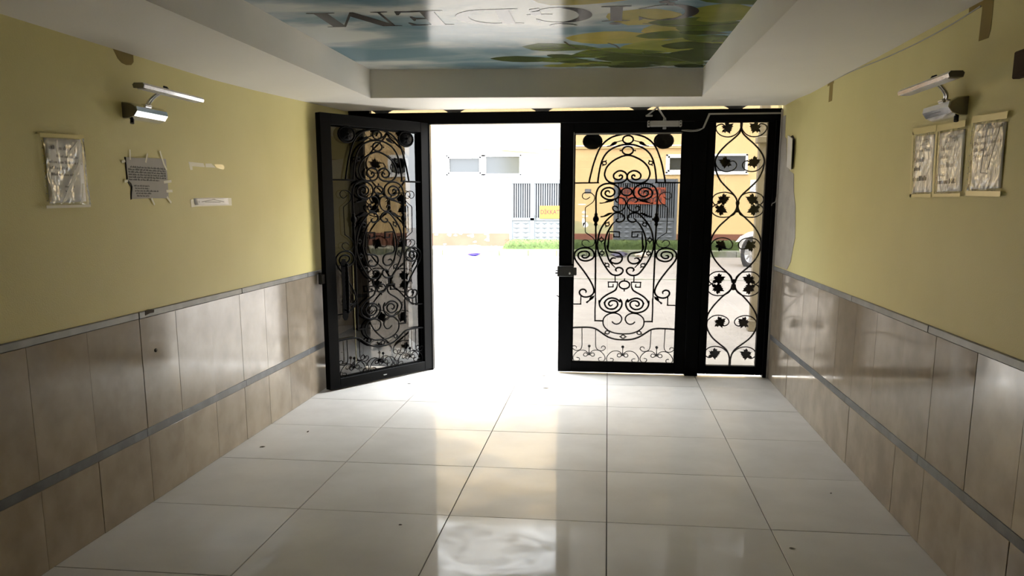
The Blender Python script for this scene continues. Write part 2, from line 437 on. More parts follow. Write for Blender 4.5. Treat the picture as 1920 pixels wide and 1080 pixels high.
# big leaves (x, y, length, width, direction, shade) as printed, light ones first
for s_ in [(1.28,-1.62,.75,.42,.12,3),(1.75,-1.75,.62,.45,-.25,3),(1.55,-2.28,.60,.40,.55,3),(1.98,-2.30,.45,.34,.2,2),(1.15,-2.75,.55,.4,.3,3),(1.6,-2.95,.7,.42,.1,3),(2.0,-2.8,.6,.36,.8,1),
           (1.62,-1.22,.78,.46,-.1,2),(1.92,-1.45,.55,.36,.3,2),(1.95,-1.12,.6,.34,.25,2),(1.35,-1.10,.5,.3,.05,2),
           (.98,-1.36,.55,.30,.25,1),(1.30,-1.00,.66,.36,-.1,1),(1.70,-.86,.6,.32,.15,1),(1.95,-1.85,.5,.34,.1,1),(1.78,-2.02,.58,.27,.1,1),(2.02,-1.55,.5,.22,.35,1),(2.08,-1.25,.5,.24,.3,0),
           (.70,-.92,.62,.24,.22,0),(1.02,-.82,.42,.22,.1,1),(1.28,-.95,.36,.22,-.2,1),(1.20,-.62,.45,.18,.1,2),(1.45,-.82,.6,.26,.08,0),(1.40,-.60,.55,.24,.1,1),(1.75,-.70,.55,.3,.2,0),(1.95,-.95,.5,.36,.15,0),(1.86,-.55,.5,.2,.05,1),
           (2.02,-.75,.4,.3,-.1,0),(1.55,-.45,.42,.16,.0,0),(1.05,-.55,.4,.14,.05,2),(2.05,-.45,.3,.2,.2,0),(2.0,-3.4,.6,.4,.6,2),(1.5,-3.5,.7,.44,.2,3),(1.95,-4.0,.6,.4,.4,1),(1.2,-3.3,.4,.26,.4,2),(2.05,-2.05,.4,.22,-.3,2),(1.12,-1.02,.3,.14,.5,0),(1.18,-.72,.34,.13,.05,0),(1.62,-.60,.4,.18,.12,0),(1.90,-1.28,.42,.26,.05,0),(1.50,-.98,.36,.15,.1,0),(2.08,-1.02,.28,.26,-.1,0),(1.80,-.98,.3,.12,.3,0),(1.72,-1.62,.5,.24,-.12,1),(1.30,-.52,.3,.09,.0,1),(1.98,-1.72,.34,.12,.25,0)]:
    specs.append(s_)
for k, (x, y, L, W, a, sh) in enumerate(specs):
    pts = leaf2d(x, y, L, W, a, rl)
    pts = [(min(px, 2.325), min(py, -.325 if px > 2.2 else -.345 - (2.2-px)*.0803)) for px, py in pts]
    z = ZP - .0003 - k*.00002
    MB().add([(px, py, z) for px, py in pts], [list(range(len(pts)))]).build('printed_leaf', leafm[sh], panel)
for tw in ([(1.05,-1.22),(1.25,-1.28),(1.45,-1.18),(1.75,-.95),(2.0,-.8),(2.25,-.45)], [(1.27,-1.5),(1.30,-1.36),(1.34,-1.25)], [(1.55,-1.42),(1.60,-1.33),(1.63,-1.2)], [(1.75,-2.0),(2.05,-1.9),(2.3,-1.95)]):
    flat_strip([(v.x, v.y) for v in smooth_path([(x, y, 0) for x, y in tw], 4)], .014, lambda a, b: (a, b, ZP-.0012)).build('printed_twig', mat_twig, panel)
# lettering, read from the street side: first letter at the right seen from inside
mat_letter = mat('dark_grey_lettering', (.05, .047, .044), .14, spec=.025)
def ell(cx, cy, rx, ry, a0, a1, n=18): return [(cx + rx*math.cos(R(a0+(a1-a0)*i/n)), cy + ry*math.sin(R(a0+(a1-a0)*i/n))) for i in range(n+1)]
H = .372
def big_c(x):
    o = ell(x+.172, H/2, .172, H/2+.008, 42, 318, 24)
    i = ell(x+.200, H/2, .125, H/2-.012, 318, 44, 22)
    return [(x+.322, H*.70)] + [(x+.318, H*.99), (x+.300, H*.93)] + o + [(x+.335, H*.20), (x+.325, H*.22)] + i
def serif_i(x, w=.16):
    return [(x,0),(x+w,0),(x+w,.012),(x+w*.70,.022),(x+w*.70,H-.022),(x+w,H-.012),(x+w,H),(x,H),(x,H-.012),(x+w*.28,H-.022),(x+w*.28,.022),(x,.012)]
letters = {
 'C': [[big_c(0)], [[(.15,-.002),(.19,-.002),(.185,-.03),(.225,-.045),(.232,-.075),(.20,-.10),(.14,-.10),(.135,-.088),(.175,-.082),(.185,-.066),(.165,-.055),(.148,-.05)]]],
 'I': [[serif_i(.37)], [ell(.452, H+.062, .036, .036, 0, 345, 14)]],
 'G': [[[(x, y) for x, y in big_c(.58)]], [[(.80,.165),(.945,.165),(.945,.152),(.92,.145),(.92,.03),(.905,.02),(.862,.0),(.862,.145),(.80,.152)]], [ell(.755, H+.10, .085, .075, 190, 350, 12) + ell(.755, H+.092, .07, .040, 350, 190, 12)]],
 'D': [[[(.98,0),(1.17,0)] + ell(1.165, H/2, .185, H/2, -88, 88, 18) + [(.98,H),(.98,H-.012),(1.03,H-.022),(1.03,.022),(.98,.012)], ell(1.13, H/2, .145, H/2-.024, -80, 80, 16) + [(1.105,H-.024),(1.105,.024)]]],
 'E': [[[(1.39,0),(1.655,0),(1.665,.09),(1.652,.09),(1.625,.03),(1.52,.022),(1.52,H/2-.012),(1.58,H/2-.016),(1.592,H/2-.05),(1.602,H/2-.05),(1.602,H/2+.055),(1.592,H/2+.055),(1.58,H/2+.018),(1.52,H/2+.012),(1.52,H-.024),(1.61,H-.028),(1.635,H-.08),(1.648,H-.08),(1.642,H),(1.39,H),(1.39,H-.012),(1.442,H-.022),(1.442,.022),(1.39,.012)]]],
 'M': [[[(1.695,0),(1.79,0),(1.79,.012),(1.755,.024),(1.755,H-.07),(1.885,0),(1.905,0),(2.035,H-.05),(2.035,.022),(1.99,.012),(1.99,0),(2.15,0),(2.15,.012),(2.112,.024),(2.112,H-.022),(2.15,H-.012),(2.15,H),(2.04,H),(1.93,.10),(1.815,H),(1.70,H),(1.70,H-.012),(1.738,H-.022),(1.738,.024),(1.695,.012)]]],
}
for ch in letters:
    for loops in letters[ch]:
        outline_mesh(loops, lambda a, b: (2.045 - a, -2.455 + b - max(0, a-1.2)*.035, ZP-.0015), 'printed_letter', mat_letter, panel)

# ---------------------------------------------------------------- wrought ironwork, drawn on a pane: a = -1..1 across, b = 0..1 up
IRON = [
    ('arch_bar',8,[(-0.714,0.7924),(-0.697,0.8138),(-0.675,0.8356),(-0.635,0.8723),(-0.578,0.9102),(-0.515,0.9411),(-0.427,0.9651),(-0.309,0.9832),(-0.179,0.9928),(-0.084,0.9963),(0.011,0.9975)],1,0,0),
    ('arch_bar',8,[(-0.55,0.7923),(-0.543,0.8082),(-0.533,0.8273),(-0.508,0.8599),(-0.474,0.887),(-0.41,0.9134),(-0.304,0.9348),(-0.174,0.948),(-0.079,0.9521),(0.016,0.953)],1,0,0),
    ('cross_bar',8,[(-1.006,0.7912),(-0.538,0.7923)],0,1,0),
    ('leaf_stem',4,[(-0.087,0.9704),(-0.14,0.9681),(-0.211,0.9634)],0,0,0),
    ('leaf_plate',0,[(-0.194,0.9652),(-0.248,0.9659),(-0.289,0.9617),(-0.316,0.9542),(-0.342,0.9494),(-0.392,0.9473),(-0.389,0.9446),(-0.329,0.9456),(-0.264,0.9493),(-0.217,0.9554)],0,0,0),
    ('scroll_bar',8,[(0.021,0.9079),(-0.074,0.9059),(-0.169,0.8979),(-0.258,0.8862),(-0.334,0.8719),(-0.393,0.8543),(-0.424,0.8313),(-0.411,0.8163),(-0.382,0.8045),(-0.327,0.7949),(-0.26,0.7905),(-0.182,0.791),(-0.11,0.7929),(-0.05,0.7991),(-0.013,0.81),(-0.007,0.8227),(-0.036,0.8336),(-0.085,0.8404),(-0.139,0.8427),(-0.199,0.8392),(-0.243,0.8297),(-0.255,0.8202),(-0.238,0.8107),(-0.195,0.8055),(-0.147,0.8057),(-0.104,0.8111),(-0.093,0.8187),(-0.113,0.8242),(-0.139,0.8237),(-0.16,0.8182)],2,0,0),
    ('scroll_bar',8,[(-0.396,0.1862),(-0.551,0.1869),(-0.555,0.2394),(-0.548,0.286)],0,1,0),
    ('scroll_bar',8,[(-0.551,0.2612),(-0.556,0.3187),(-0.56,0.4044),(-0.565,0.4894),(-0.559,0.5047),(-0.565,0.5496),(-0.571,0.6056),(-0.572,0.6612),(-0.576,0.7082),(-0.574,0.7441),(-0.536,0.7688),(-0.482,0.7802),(-0.411,0.7873),(-0.314,0.7889),(-0.235,0.7837),(-0.168,0.7727),(-0.132,0.7576),(-0.138,0.7426),(-0.181,0.728),(-0.247,0.7209),(-0.332,0.7198),(-0.411,0.7253),(-0.469,0.7363),(-0.48,0.7481),(-0.462,0.7591),(-0.409,0.7681),(-0.337,0.7714),(-0.27,0.7673),(-0.229,0.7577),(-0.23,0.7461),(-0.267,0.7371),(-0.321,0.7335),(-0.376,0.7371),(-0.404,0.7454),(-0.393,0.7544),(-0.359,0.7577),(-0.329,0.755),(-0.322,0.7467)],0,0,0),
    ('upright_knob',0,[(-0.571,0.6356)],0,0,0),
    ('thin_scroll',4,[(-0.691,0.7317),(-0.715,0.727),(-0.757,0.7215),(-0.8,0.7234),(-0.833,0.7309),(-0.834,0.7414),(-0.796,0.7496),(-0.735,0.7518),(-0.668,0.7482),(-0.625,0.7399),(-0.604,0.7303),(-0.611,0.7179),(-0.646,0.7069),(-0.712,0.6958),(-0.769,0.6867),(-0.776,0.6778),(-0.773,0.6333),(-0.769,0.5831),(-0.752,0.5761),(-0.684,0.5658),(-0.622,0.5552),(-0.586,0.5412),(-0.598,0.5271),(-0.637,0.5186),(-0.699,0.5143),(-0.766,0.5162),(-0.816,0.524),(-0.832,0.5339),(-0.811,0.5423),(-0.762,0.5455),(-0.717,0.5424),(-0.688,0.5349)],0,0,0),
    ('leaf_plate',0,[(-0.235,0.7192),(-0.283,0.7187),(-0.331,0.7176),(-0.38,0.7151),(-0.413,0.7096),(-0.464,0.7068),(-0.494,0.7088),(-0.51,0.7055),(-0.49,0.7013),(-0.427,0.7041),(-0.355,0.7077),(-0.288,0.7104),(-0.246,0.7143)],0,0,0),
    ('scroll_bar',6.5,[(-0.149,0.7077),(-0.185,0.7096),(-0.208,0.7165),(-0.199,0.7242),(-0.157,0.7283),(-0.109,0.7283),(-0.06,0.7233),(-0.029,0.7137),(-0.019,0.7041),(-0.029,0.6917),(-0.055,0.6807),(-0.103,0.6718),(-0.163,0.6685),(-0.218,0.671),(-0.253,0.6793),(-0.253,0.6875),(-0.226,0.6917),(-0.193,0.6903),(-0.176,0.6856),(-0.182,0.6807)],0,0,0),
    ('leaf_plate',0,[(-0.247,0.6641),(-0.302,0.6646),(-0.356,0.6613),(-0.398,0.6552),(-0.432,0.6501),(-0.471,0.6501),(-0.491,0.6474),(-0.476,0.6429),(-0.422,0.6452),(-0.361,0.6488),(-0.313,0.6544),(-0.265,0.6599)],0,0,0),
    ('oval_bar',8,[(-0.142,0.6397),(-0.178,0.6358),(-0.192,0.6303),(-0.165,0.6248),(-0.116,0.6237),(-0.064,0.6293),(-0.035,0.6392),(-0.052,0.6517),(-0.095,0.66),(-0.156,0.6635),(-0.217,0.6619),(-0.288,0.6488),(-0.372,0.6294),(-0.437,0.6085),(-0.49,0.5833),(-0.518,0.5553),(-0.534,0.5272),(-0.539,0.5289),(-0.519,0.498),(-0.474,0.4698),(-0.416,0.4445),(-0.352,0.4219),(-0.289,0.4036),(-0.233,0.3938),(-0.165,0.3906),(-0.098,0.3941),(-0.05,0.4042),(-0.041,0.4141),(-0.07,0.4225),(-0.119,0.4253),(-0.162,0.4223),(-0.18,0.4161),(-0.169,0.411),(-0.154,0.4076)],0,0,0),
    ('oval_bar',8,[(-0.195,0.6275),(-0.243,0.6183),(-0.296,0.6002),(-0.343,0.5792),(-0.377,0.5555),(-0.396,0.5274),(-0.397,0.5347),(-0.383,0.5094),(-0.352,0.487),(-0.307,0.4588),(-0.25,0.4406),(-0.187,0.4237)],0,0,0),
    ('greek_key',6.5,[(-0.229,0.5696),(-0.222,0.5595),(-0.124,0.5596),(-0.126,0.5814),(-0.311,0.5821)],0,1,0),
    ('scroll_bar',8,[(-0.309,0.5818),(-0.314,0.5639),(-0.324,0.5359),(-0.333,0.505),(-0.345,0.5235),(-0.336,0.5067),(-0.304,0.496),(-0.249,0.4922),(-0.175,0.4906),(-0.114,0.4868),(-0.07,0.4762),(-0.062,0.4621),(-0.085,0.4508),(-0.14,0.4433),(-0.201,0.4432),(-0.257,0.449),(-0.276,0.4575),(-0.252,0.4651),(-0.216,0.4675),(-0.179,0.4641)],0,0,0),
    ('side_scroll',8,[(-0.761,0.4778),(-0.795,0.4792),(-0.823,0.4749),(-0.81,0.4687),(-0.769,0.4662),(-0.72,0.4694),(-0.685,0.478),(-0.69,0.4878),(-0.734,0.4948),(-0.796,0.4959),(-0.863,0.4912),(-0.897,0.4818),(-0.893,0.4691),(-0.849,0.4584),(-0.78,0.4534),(-0.706,0.4547),(-0.639,0.4611),(-0.596,0.4724),(-0.594,0.4852),(-0.624,0.4992),(-0.686,0.5084),(-0.766,0.5117),(-0.852,0.5088),(-0.926,0.4996),(-0.968,0.486),(-0.971,0.4718),(-0.95,0.4577),(-0.897,0.4402),(-0.815,0.4167),(-0.733,0.3912),(-0.656,0.3643),(-0.605,0.3415),(-0.583,0.3215),(-0.602,0.3071),(-0.657,0.2966),(-0.738,0.2923),(-0.806,0.2956),(-0.853,0.3049),(-0.864,0.315),(-0.839,0.3243),(-0.79,0.3273),(-0.75,0.3234),(-0.733,0.3168),(-0.745,0.3102)],0,0,0),
    ('step_bar',6.5,[(-0.834,0.3001),(-0.835,0.2608),(-1.01,0.2603)],0,1,0),
    ('leaf_plate',0,[(-0.569,0.3),(-0.601,0.2979),(-0.644,0.294),(-0.669,0.2882),(-0.672,0.281),(-0.699,0.2757),(-0.73,0.2727),(-0.733,0.267),(-0.708,0.2642),(-0.689,0.2694),(-0.656,0.2767),(-0.612,0.2826),(-0.582,0.2899)],0,0,0),
    ('link_bar',6.5,[(-0.187,0.3882),(-0.184,0.3612)],0,1,0),
    ('greek_key',6.5,[(-0.216,0.3489),(-0.215,0.3397),(-0.305,0.3389),(-0.31,0.3606),(-0.14,0.361),(-0.139,0.3513)],0,1,0),
    ('scroll_bar',8,[(-0.139,0.3513),(-0.147,0.3385),(-0.177,0.3255),(-0.231,0.3162),(-0.305,0.3074),(-0.378,0.2963),(-0.439,0.2832),(-0.471,0.2687),(-0.476,0.28),(-0.474,0.2614),(-0.446,0.246),(-0.381,0.2331),(-0.3,0.2262),(-0.219,0.225),(-0.14,0.2299),(-0.081,0.241),(-0.047,0.2566),(-0.048,0.2721),(-0.079,0.2843),(-0.081,0.2736),(-0.142,0.2841),(-0.216,0.2896),(-0.29,0.2874),(-0.351,0.2777),(-0.377,0.2646),(-0.373,0.271),(-0.363,0.2571),(-0.321,0.2448),(-0.254,0.2398),(-0.188,0.2422),(-0.135,0.2532),(-0.127,0.2656),(-0.158,0.2754),(-0.211,0.2784),(-0.264,0.2745),(-0.293,0.2651),(-0.276,0.2565),(-0.246,0.2553),(-0.216,0.2607)],0,0,0),
    ('scroll_bar',6.5,[(-0.222,0.1844),(-0.194,0.1767),(-0.147,0.1728),(-0.094,0.1755),(-0.055,0.185),(-0.04,0.1976),(-0.064,0.2106),(-0.119,0.2191),(-0.192,0.2226),(-0.272,0.2192),(-0.338,0.2105),(-0.383,0.1979),(-0.396,0.1822),(-0.381,0.165),(-0.333,0.1511),(-0.251,0.1389),(-0.136,0.1306),(-0.016,0.1289)],1,0,0),
    ('sweep_bar',8,[(-1.008,0.1531),(-0.899,0.1548),(-0.791,0.1558),(-0.683,0.1559),(-0.609,0.1544),(-0.534,0.1499),(-0.453,0.138),(-0.357,0.1227),(-0.262,0.1112),(-0.14,0.1038),(-0.013,0.1022)],1,0,0),
    ('thin_scroll',4,[(-0.804,0.1523),(-0.8,0.1097),(-0.799,0.0718),(-0.822,0.0564),(-0.879,0.0498),(-0.947,0.0526),(-0.984,0.0614),(-0.978,0.0684),(-0.937,0.0711),(-0.91,0.0665),(-0.909,0.0601)],0,0,0),
    ('thin_scroll',4,[(-0.537,0.1487),(-0.534,0.1109),(-0.528,0.073),(-0.497,0.0567),(-0.425,0.0507),(-0.362,0.0548),(-0.338,0.0644),(-0.366,0.0719),(-0.406,0.0698),(-0.416,0.0625)],0,0,0),
    ('foot_scroll',4,[(-0.694,0.0357),(-0.727,0.04),(-0.758,0.0354),(-0.762,0.0274),(-0.723,0.0235),(-0.686,0.0294),(-0.687,0.0396),(-0.728,0.0489),(-0.793,0.0518),(-0.875,0.0469),(-0.942,0.0313),(-0.971,0.0168),(-0.956,0.0041),(-0.912,-0.0011),(-0.865,0.0014),(-0.838,0.0102),(-0.859,0.0164),(-0.9,0.0172)],0,0,0),
    ('foot_scroll',4,[(-0.618,0.0361),(-0.586,0.0407),(-0.555,0.0364),(-0.55,0.0285),(-0.588,0.0242),(-0.626,0.0297),(-0.627,0.0399),(-0.587,0.0496),(-0.522,0.0531),(-0.441,0.049),(-0.372,0.0341),(-0.341,0.02),(-0.353,0.0072),(-0.396,0.0016),(-0.444,0.0036),(-0.471,0.012),(-0.452,0.0185),(-0.411,0.0196)],0,0,0),
    ('stem',4,[(-0.656,0.0343),(-0.656,0.0693)],0,0,0),
    ('stem_knob',0,[(-0.655,0.0705)],0,0,0),
    ('stem_foot',0,[(-0.657,0.0375)],0,0,0),
    ('foot_scroll',4,[(-0.04,0.0351),(-0.073,0.0394),(-0.104,0.0348),(-0.107,0.0269),(-0.069,0.023),(-0.032,0.0288),(-0.033,0.039),(-0.074,0.0483),(-0.139,0.0511),(-0.219,0.0463),(-0.285,0.0308),(-0.313,0.0163),(-0.299,0.0037),(-0.255,-0.0015),(-0.208,0.001),(-0.182,0.0097),(-0.203,0.0159),(-0.243,0.0167)],0,0,0),
    ('stem',4,[(-0.003,0.0337),(-0.004,0.0685)],0,0,1),
    ('stem_knob',0,[(-0.002,0.0698)],0,0,1),
    ('stem_foot',0,[(-0.003,0.0369)],0,0,1)]
RINGS = [
    ('ring',(0.016,0.9737),0.098,0.0166,1,'',0),
    ('ring',(0.029,0.9275),0.102,0.0169,1,'h',0),
    ('ring',(0.003,0.7535),0.098,0.0165,1,'v',0),
    ('ring',(-0.007,0.3488),0.101,0.0176,1,'v',0),
    ('rosette',(-0.661,0.9675),0.17,0.0302,0,'',0),
    ('small_ring',(-0.431,0.8753),0.039,0.0071,0,'',60),
    ('small_ring',(-0.352,0.6135),0.039,0.0072,0,'',60),
    ('small_ring',(-0.458,0.547),0.039,0.0073,0,'',90),
    ('small_ring',(-0.442,0.4882),0.039,0.0073,0,'',90),
    ('small_ring',(-0.341,0.4361),0.039,0.0073,0,'',-50),
    ('small_ring',(-0.308,0.1349),0.04,0.0076,0,'',25),
    ('small_ring',(-0.011,0.1163),0.04,0.0075,1,'',0)]
VINE = [
    ('vine_stem',[(-0.01,1.0017),(-0.0,0.982)]),
    ('vine_curl',[(-0.002,0.9845),(-0.07,0.9673),(-0.24,0.9502),(-0.477,0.943),(-0.745,0.9482),(-0.92,0.9632),(-0.975,0.9781),(-0.907,0.9889),(-0.741,0.9937),(-0.641,0.9852)]),
    ('vine_bar',[(-0.0,0.982),(-0.052,0.9599),(-0.258,0.9378),(-0.559,0.9108),(-0.812,0.881),(-0.936,0.8536),(-0.935,0.8285),(-0.875,0.8033),(-0.715,0.7704),(-0.433,0.74),(-0.178,0.7146),(-0.047,0.6942),(-0.006,0.6713)]),
    ('vine_curl',[(-0.942,0.8461),(-0.886,0.8285),(-0.708,0.8108),(-0.463,0.8056),(-0.224,0.813),(-0.11,0.829),(-0.166,0.8441),(-0.303,0.8482),(-0.406,0.8407)]),
    ('vine_curl',[(-0.008,0.6739),(-0.045,0.6917),(-0.177,0.712),(-0.425,0.7222),(-0.693,0.7212),(-0.909,0.7111),(-0.995,0.6943),(-0.929,0.6774),(-0.768,0.6672),(-0.617,0.6585)]),
    ('vine_curl',[(-0.005,0.6688),(-0.026,0.6509),(-0.139,0.6315),(-0.38,0.6227),(-0.674,0.6227),(-0.9,0.6329),(-1.005,0.6483),(-0.972,0.6636),(-0.796,0.6754),(-0.628,0.6841)]),
    ('vine_bar',[(-0.005,0.6688),(-0.096,0.6433),(-0.376,0.615),(-0.682,0.5841),(-0.913,0.5478),(-0.989,0.5166),(-0.963,0.4906),(-0.951,0.484),(-0.837,0.4548),(-0.569,0.4203),(-0.279,0.3938),(-0.117,0.3725),(-0.057,0.3511)]),
    ('vine_curl',[(-0.98,0.4958),(-0.948,0.5141),(-0.783,0.5323),(-0.514,0.5376),(-0.265,0.5316),(-0.119,0.5145),(-0.141,0.499),(-0.223,0.4925),(-0.349,0.4935),(-0.454,0.5029)]),
    ('vine_curl',[(-0.058,0.3538),(-0.093,0.3752),(-0.253,0.3922),(-0.483,0.3979),(-0.761,0.396),(-0.959,0.3824),(-1.008,0.3662),(-0.92,0.3501),(-0.737,0.3395),(-0.608,0.3343)]),
    ('vine_curl',[(-0.044,0.3457),(-0.071,0.3268),(-0.214,0.3077),(-0.439,0.2982),(-0.719,0.2979),(-0.928,0.3084),(-1.021,0.3229),(-0.966,0.3392),(-0.793,0.3502),(-0.618,0.3585)]),
    ('vine_bar',[(-0.054,0.3457),(-0.119,0.3214),(-0.387,0.2967),(-0.703,0.2609),(-0.943,0.2224),(-1.007,0.1894),(-0.967,0.1565),(-0.772,0.121),(-0.477,0.0939),(-0.21,0.0723),(-0.072,0.0505),(-0.02,0.0283)]),
    ('vine_curl',[(-0.99,0.1729),(-0.956,0.1922),(-0.759,0.2101),(-0.478,0.2138),(-0.218,0.2044),(-0.109,0.1882),(-0.179,0.1733),(-0.331,0.1697),(-0.427,0.1794)]),
    ('vine_curl',[(-0.025,0.0283),(-0.099,0.0532),(-0.34,0.0748),(-0.626,0.0809),(-0.881,0.0737),(-1.014,0.0567),(-0.987,0.0401),(-0.838,0.0315),(-0.711,0.0379)]),
    ('vine_stem',[(-0.022,0.0311),(-0.01,-0.0051)])]
VLEAF = [
    (-0.542,0.9801),
    (-0.543,0.8433),
    (-0.574,0.6943),
    (-0.653,0.6519),
    (-0.591,0.5055),
    (-0.612,0.3666),
    (-0.63,0.3272),
    (-0.481,0.1848),
    (-0.649,0.0492)]

def ironwork(parent, x0, x1, z0, z1, y):
    """scrollwork of one door leaf, each bar a part; the left half is mirrored"""
    xc, hw, h = (x0+x1)/2, (x1-x0)/2, z1-z0
    P = lambda a, b: (xc + a*hw, y, z0 + b*h)
    OFF = -.006
    for kind, r, pts, join, sharp, cen in IRON:
        r = r/1000
        for sg in ((1,) if cen else (1, -1)):
            p = [(0 if cen else sg*min(a-(OFF if abs(a) < .2 else 0), -.004 if kind not in ('foot_scroll',) else 9), b) for a, b in pts]
            if kind == 'leaf_plate':
                p = [(sg*a, b) for a, b in pts]
                MB().prism(p, -.004, .004, lambda a, b, d: (xc+a*hw, y+d, z0+b*h)).build('leaf_plate', mat_iron, parent)
                continue
            if kind in ('upright_knob', 'stem_knob', 'stem_foot'):
                c = P(*p[0])
                if kind == 'stem_knob': prof = [(.002,-.014),(.010,-.010),(.014,0),(.010,.010),(.002,.014)]
                elif kind == 'stem_foot': prof = [(.020,-.016),(.012,-.004),(.006,.012)]
                else: prof = [(.010,-.062),(.017,-.050),(.017,-.040),(.012,-.032),(.025,-.012),(.028,0),(.025,.014),(.012,.034),(.017,.042),(.010,.056)]
                MB().lathe(prof, lambda a, b, hh: (c[0]+a, c[1]+b*.75, c[2]+hh), 10).build(kind, mat_iron, parent)
                continue
            q = [Vector(P(a, b)) for a, b in p]
            if join: q[-1 if join == 1 else 0].x = xc + .001*sg
            path = q if sharp else smooth_path(q, 4)
            n = len(path)
            rr = None
            if r < .0045: rr = [r*1.0]*n
            elif not sharp and not join:
                rr = [r*(.45+.55*min(1, i/6))*(.45+.55*min(1, (n-1-i)/6)) if kind not in ('sweep_bar','arch_bar') else r for i in range(n)]
            if sharp:
                b = MB()
                for u, v in zip(q, q[1:]):
                    t = (v-u).normalized()*r*.9
                    b.tube([u-t, v+t], r*1.12, 4)
                b.build(kind, mat_iron, parent)
            else:
                MB().tube(path, r, 6, rr=rr).build(kind, mat_iron, parent)
    for kind, (a, b), rx, ry, cen, studs, ang in RINGS:
        for sg in ((1,) if cen else (1, -1)):
            cx, _, cz = P(0 if cen else sg*a, b)
            RX, RZ = rx*hw, ry*h
            br = {'ring': .0075, 'rosette': .009}.get(kind, .0055)
            m = MB()
            N = 20 if kind != 'small_ring' else 12
            m.tube([(cx+RX*math.cos(2*PI*k/N), y, cz+RZ*math.sin(2*PI*k/N)) for k in range(N)], br, 6, closed=True)
            if kind == 'ring':
                for dx, dz in {'h': ((-1,0),(1,0)), 'v': ((0,1),(0,-1))}.get(studs, ()):
                    m.tube([(cx+dx*RX, y, cz+dz*RZ), (cx+dx*(RX+.016), y, cz+dz*(RZ+.016))], .005, 6)
                    m.lathe([(.002,-.008),(.008,0),(.002,.008)], lambda u, v, hh: (cx+dx*(RX+.017)+u, y+v, cz+dz*(RZ+.017)+hh), 8)
                m.build('ring', mat_iron, parent)
            elif kind == 'small_ring':
                t = R(ang if sg == 1 else 180-ang)
                ux, uz = math.cos(t), math.sin(t)
                for e in (-1, 1):
                    m.tube([(cx+ux*RX*.9*e, y, cz+uz*RZ*.9*e), (cx+ux*(RX+.016)*e, y, cz+uz*(RZ+.016)*e)], .005, 6)
                for e in (-1, 1):   # cross pins
                    m.tube([(cx+ux*RX*e-uz*.012, y, cz+uz*RZ*e+ux*.012), (cx+ux*RX*e+uz*.012, y, cz+uz*RZ*e-ux*.012)], .004, 6)
                m.build('small_ring', mat_iron, parent)
            else:
                ro = m.build('rosette', mat_iron, parent)
                # flower of six cupped petals inside the hoop
                f = MB()
                for k in range(6):
                    t = 2*PI*k/6 + PI/2
                    c, s_ = math.cos(t), math.sin(t)
                    pr = [(.15,-.10,.02),(.45,-.30,.012),(.78,-.45,.0),(.92,-.22,-.008),(.98,0,-.01),(.92,.22,-.008),(.78,.45,0),(.45,.30,.012),(.15,.10,.02),(.6,0,.022)]
                    v = [(cx+(u*c-w*s_)*RX, y+d, cz+(u*s_+w*c)*RZ) for u, w, d in pr]
                    f.add(v, [(9,i,i+1) for i in range(8)]+[(9,8,0)], True)
                f.build('flower', mat_iron, ro)
                MB().lathe([(.26*RX,.004),(.24*RX,.018),(.14*RX,.03),(.001,.034)], lambda u, v, hh: (cx+u, y+hh, cz+v*RZ/RX), 12).build('flower_heart', mat_iron, ro)

def vinework(parent, x0, x1, z0, z1, y):
    xc, hw, h = (x0+x1)/2, (x1-x0)/2, z1-z0
    for kind, pts in VINE:
        cen = kind == 'vine_stem'
        for sg in ((1,) if cen else (1, -1)):
            q = [Vector((xc + (0 if cen else sg*min(a, -.006))*hw, y, z0+b*h)) for a, b in pts]
            r = .0075 if kind == 'vine_bar' else (.012 if cen else .0052)
            MB().tube(q if cen else smooth_path(q, 4), r, 6).build(kind, mat_iron, parent)
    for zc in (.664, .344):
        MB().lathe([(.011,-.05),(.017,-.046),(.017,-.022),(.012,-.016),(.012,.016),(.017,.022),(.017,.046),(.011,.05)], lambda u, v, hh: (xc+u, y+v, z0+zc*h+hh), 10).build('vine_collar', mat_iron, parent)
    # five-lobed toothed leaf, stalk at (0,-.55), tip at (0,1)
    half = [(0,1.0),(.14,.72),(.30,.80),(.27,.52),(.50,.66),(.86,.62),(.72,.36),(.88,.22),(.56,.12),(.66,-.10),(.80,-.42),(.46,-.34),(.30,-.50),(.10,-.34)]
    grape = half + [(0,-.55)] + [(-a, b) for a, b in half[:0:-1]]
    turn = [75, -60, 60, 118, 105, 60, 118, 75, 62]
    for k, (a, b) in enumerate(VLEAF):
        for sg in (1, -1):
            t = R(turn[k]); ca, sa = math.cos(t), math.sin(t)
            cx, cz = xc + sg*a*hw, z0 + b*h
            o = []
            for u, v in grape:
                v -= .2
                o.append((cx + sg*(u*ca-v*sa)*.068, cz + (u*sa+v*ca)*.057))
            MB().prism(o, -.003, .004, lambda p, q_, d: (p, y+d, q_)).build('grape_leaf', mat_iron, parent)

def frame_part(name, x0, x1, z0, z1, y0, y1, parent, m=None, b=.003):
    return MB().bevbox(x0, x1, y0, y1, z0, z1, b).build(name, m or mat_black, parent)

